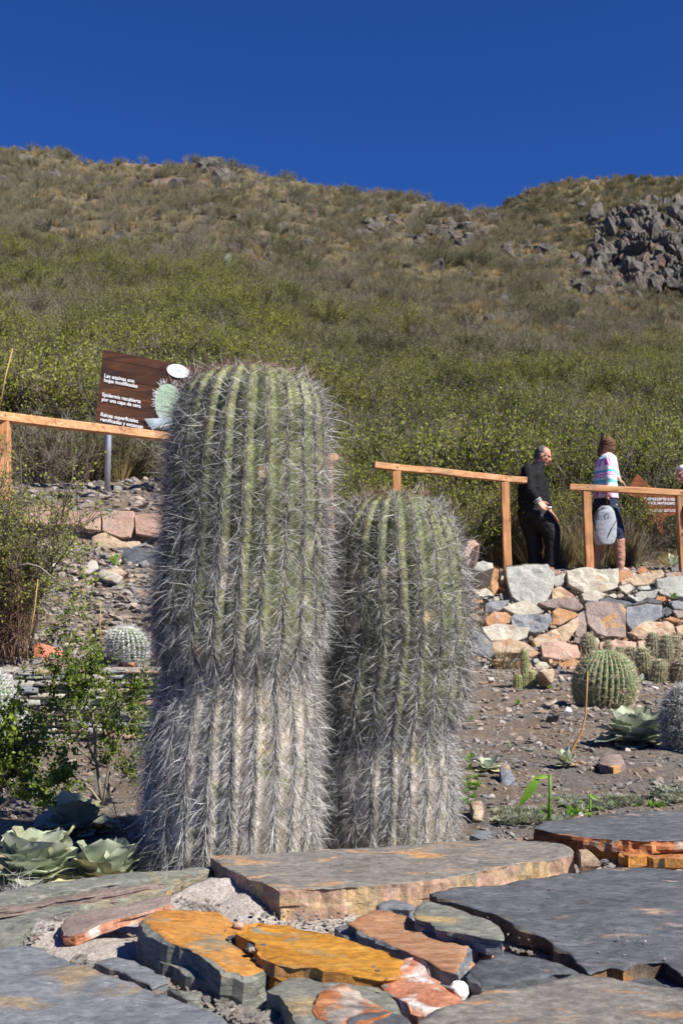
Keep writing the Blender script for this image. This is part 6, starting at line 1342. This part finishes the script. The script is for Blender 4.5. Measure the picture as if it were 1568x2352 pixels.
# ------------------------------------------------------------------ shrubs, left foreground
def leafy_shrub(name, base, stems, nt_, nleaf, lsz, leafm, twm, label, seed, twl=(.05, .14), cl=.012, elong=1.7, sr=.006, group=None, rnd_leaf=True, up=.4):
    g = np.random.default_rng(seed); th = empty(name, base, label, 'shrub', group); mb = MB(); tw = []; base = np.array(base)
    for (pts_, r) in stems:
        pts_ = np.array(pts_, float); k = np.linspace(0, len(pts_)-1, 10); c = np.stack([np.interp(k, np.arange(len(pts_)), pts_[:, i]) for i in range(3)], 1); c[1:-1] += g.normal(size=(8, 3))*.004
        mb.tube(c, np.linspace(r, r*.3, 10), 6); LL = np.linalg.norm(c[-1]-c[0])
        for j in range(int(nt_)):
            f = g.uniform(.25, 1)*(9); i = min(int(f), 8); b = c[i]+(c[i+1]-c[i])*(f-i); d = g.normal(size=3)*.8+(c[i+1]-c[i])/np.linalg.norm(c[i+1]-c[i])*.6+np.array((0, 0, up)); d /= np.linalg.norm(d)
            L = g.uniform(*twl); e = b+d*L; m_ = (b+e)/2+g.normal(size=3)*L*.12; mb.tube([b, m_, e], [r*.35, r*.25, r*.12], 4, cap=False); tw.append((b, e, m_))
            for s_2 in range(2):
                b2 = m_ if s_2 else e; d2 = d+g.normal(size=3)*.6; d2 /= np.linalg.norm(d2); e2 = b2+d2*L*.45; mb.tube([b2, e2], [r*.2, r*.1], 3, cap=False); tw.append((b2, e2, (b2+e2)/2))
    mb.obj('branches', th, twm, smooth=True)
    T = np.array(tw); idx = g.integers(0, len(T), nleaf); f = g.random(nleaf)[:, None]; C = T[idx, 0]*(1-f)+T[idx, 1]*f+g.normal(size=(nleaf, 3))*cl
    # oval leaves: hexagons with a fold
    d = g.normal(size=(nleaf, 3)); d[:, 2] += .5; d /= np.linalg.norm(d, axis=1)[:, None]; s = np.cross(d, g.normal(size=(nleaf, 3))); s /= np.linalg.norm(s, axis=1)[:, None]; L = lsz*g.uniform(.6, 1.25, (nleaf, 1)); w_ = L/elong
    nn = np.cross(d, s); V = np.stack([C-d*L/2, C-d*L*.18+s*w_/2+nn*w_*.15, C+d*L*.25+s*w_*.42+nn*w_*.15, C+d*L/2, C+d*L*.25-s*w_*.42+nn*w_*.15, C-d*L*.18-s*w_/2+nn*w_*.15], 1).reshape(-1, 3); i = np.arange(nleaf)[:, None]*6
    wpart('leaves', th, V, [np.concatenate([i+np.array([[0, 1, 2, 3]]), i+np.array([[0, 3, 4, 5]])])], leafm, kind='stuff'); return th
def UV(L, y, dys=None): return [P(u, v, y+(0 if dys is None else dys[k])) for k, (u, v) in enumerate(L)]
y = 3.6; bs = P(240, 1830, y); bs[2] = min(bs[2], G(bs[0], y)+.02)
st = [(UV([(236, 1850), (225, 1750), (212, 1650), (180, 1570), (150, 1490), (140, 1450)], y), .006), (UV([(236, 1850), (260, 1740), (300, 1640), (330, 1560)], y-.05), .005), (UV([(236, 1850), (170, 1780), (120, 1700), (112, 1600), (128, 1530)], y+.05), .005),
      (UV([(236, 1850), (250, 1770), (240, 1680), (255, 1600), (240, 1540)], y+.1), .005), (UV([(236, 1850), (290, 1780), (320, 1720), (318, 1640)], y+.08), .005), (UV([(225, 1760), (180, 1640), (205, 1560), (215, 1500)], y), .004), (UV([(220, 1760), (160, 1700), (150, 1620), (165, 1560)], y-.05), .004), (UV([(236, 1850), (150, 1810), (80, 1790), (20, 1760)], y-.1), .005), (UV([(236, 1850), (120, 1840), (40, 1830), (-20, 1800)], y-.15), .004)]
leafy_shrub('round_leaved_shrub', bs, st, 22, 7500, .0125, M['leaf_bright'], M['twig_pale'], 'open shrub with small round yellow green leaves left of the tallest cactus', 61, twl=(.035, .11), cl=.008)
y = 2.82; b2 = P(-20, 1850, y); b2[2] = G(b2[0], y)
st = [(UV([(-30, 1880), (-20, 1760), (20, 1680), (30, 1620)], y), .005), (UV([(-30, 1880), (10, 1780), (60, 1720), (100, 1690)], y), .005), (UV([(-30, 1880), (-60, 1760), (-60, 1640)], y), .005), (UV([(-30, 1880), (40, 1820), (110, 1800), (150, 1790)], y-.05), .004), (UV([(-30, 1880), (0, 1820), (40, 1760), (40, 1700)], y+.05), .004)]
leafy_shrub('round_leaved_shrub', b2, st, 19, 4200, .0125, M['leaf_bright'], M['twig'], 'dense round leaved shrub cut by the lower left edge of the photo', 62, twl=(.03, .09), cl=.007)
y = 5.05; b3 = P(60, 1500, y); b3 = np.array((b3[0], 5.75, G(b3[0], 5.75)))
g = np.random.default_rng(63); st = []
for k in range(40):
    u1 = g.uniform(-160, 205); v1 = g.uniform(1045, 1330)+max(0, u1-80)*.55; dy = g.uniform(-.35, .35); bu = g.uniform(-50, 62); st.append((UV([(bu, 1512), (bu*.5+u1*.5, (1512+v1)/2+g.uniform(-20, 30)), (u1, v1)], 5.75, [0, dy*.6, dy]), .007))
leafy_shrub('tall_grey_shrub', b3, st, 30, 15000, .016, leafmat('small_olive_leaf', (.16, .19, .035), (.30, .32, .07), 9), M['twig'], 'tall dense twiggy shrub with green tips above the low white wall', 63, twl=(.10, .24), cl=.012, up=.7)
st = []
for k in range(40):
    bu = g.uniform(-70, 66); u1 = bu+g.normal()*45; st.append((UV([(bu, 1518), ((bu+u1)/2, 1420), (u1, g.uniform(1250, 1380))], 5.62, [0, g.normal()*.06, g.normal()*.15]), .0038))
leafy_shrub('dry_stem_shrub', P(60, 1518, 5.62), st, 13, 260, .012, M['leaf_olive'], plain('dry_brown_stem', (.16, .095, .065), .85, .5, 10), 'thicket of dry reddish and grey stems at the foot of the tall grey shrub', 64, twl=(.06, .2), cl=.01, up=.5)
# arching branch of the tall shrub
y = 4.9; st = [(UV([(40, 1300), (90, 1295), (150, 1350), (190, 1385), (205, 1440), (212, 1500)], y), .005), (UV([(175, 1370), (200, 1340), (190, 1300), (170, 1260)], y), .003)]
leafy_shrub('arching_branch', P(40, 1300, y), st, 12, 360, .015, M['leaf_bright'], M['twig_pale'], 'pale arching branch with green leaves hanging right of the tall grey shrub', 65, twl=(.04, .10), cl=.008)
# dry stalks
sk = plain('dry_stalk_skin', (.42, .28, .12))
for (L, y, r, lab) in (([(235, 1510), (230, 1430), (233, 1380)], 5.4, .003, 'straight tan dry stalk left of the white haired globe cactus'), ([(66, 1480), (80, 1400), (88, 1330)], 5.2, .0035, 'pale dry stalk standing in the reddish stems'),
        ([(0, 940), (12, 870), (30, 800)], 11.5, .010, 'leaning yellow dry stalk at the far left edge'), ([(240, 1800), (262, 1850), (275, 1900), (290, 1920)], 2.7, .0018, 'bent straw stalk over the yellow veined rosette')):
    mb = MB(); mb.tube(UV(L, y), [r, r*.8, r*.5, r*.4][:len(L)], 6); tag(mb.obj('dry_stalk', None, sk, smooth=True), lab, 'stalk')
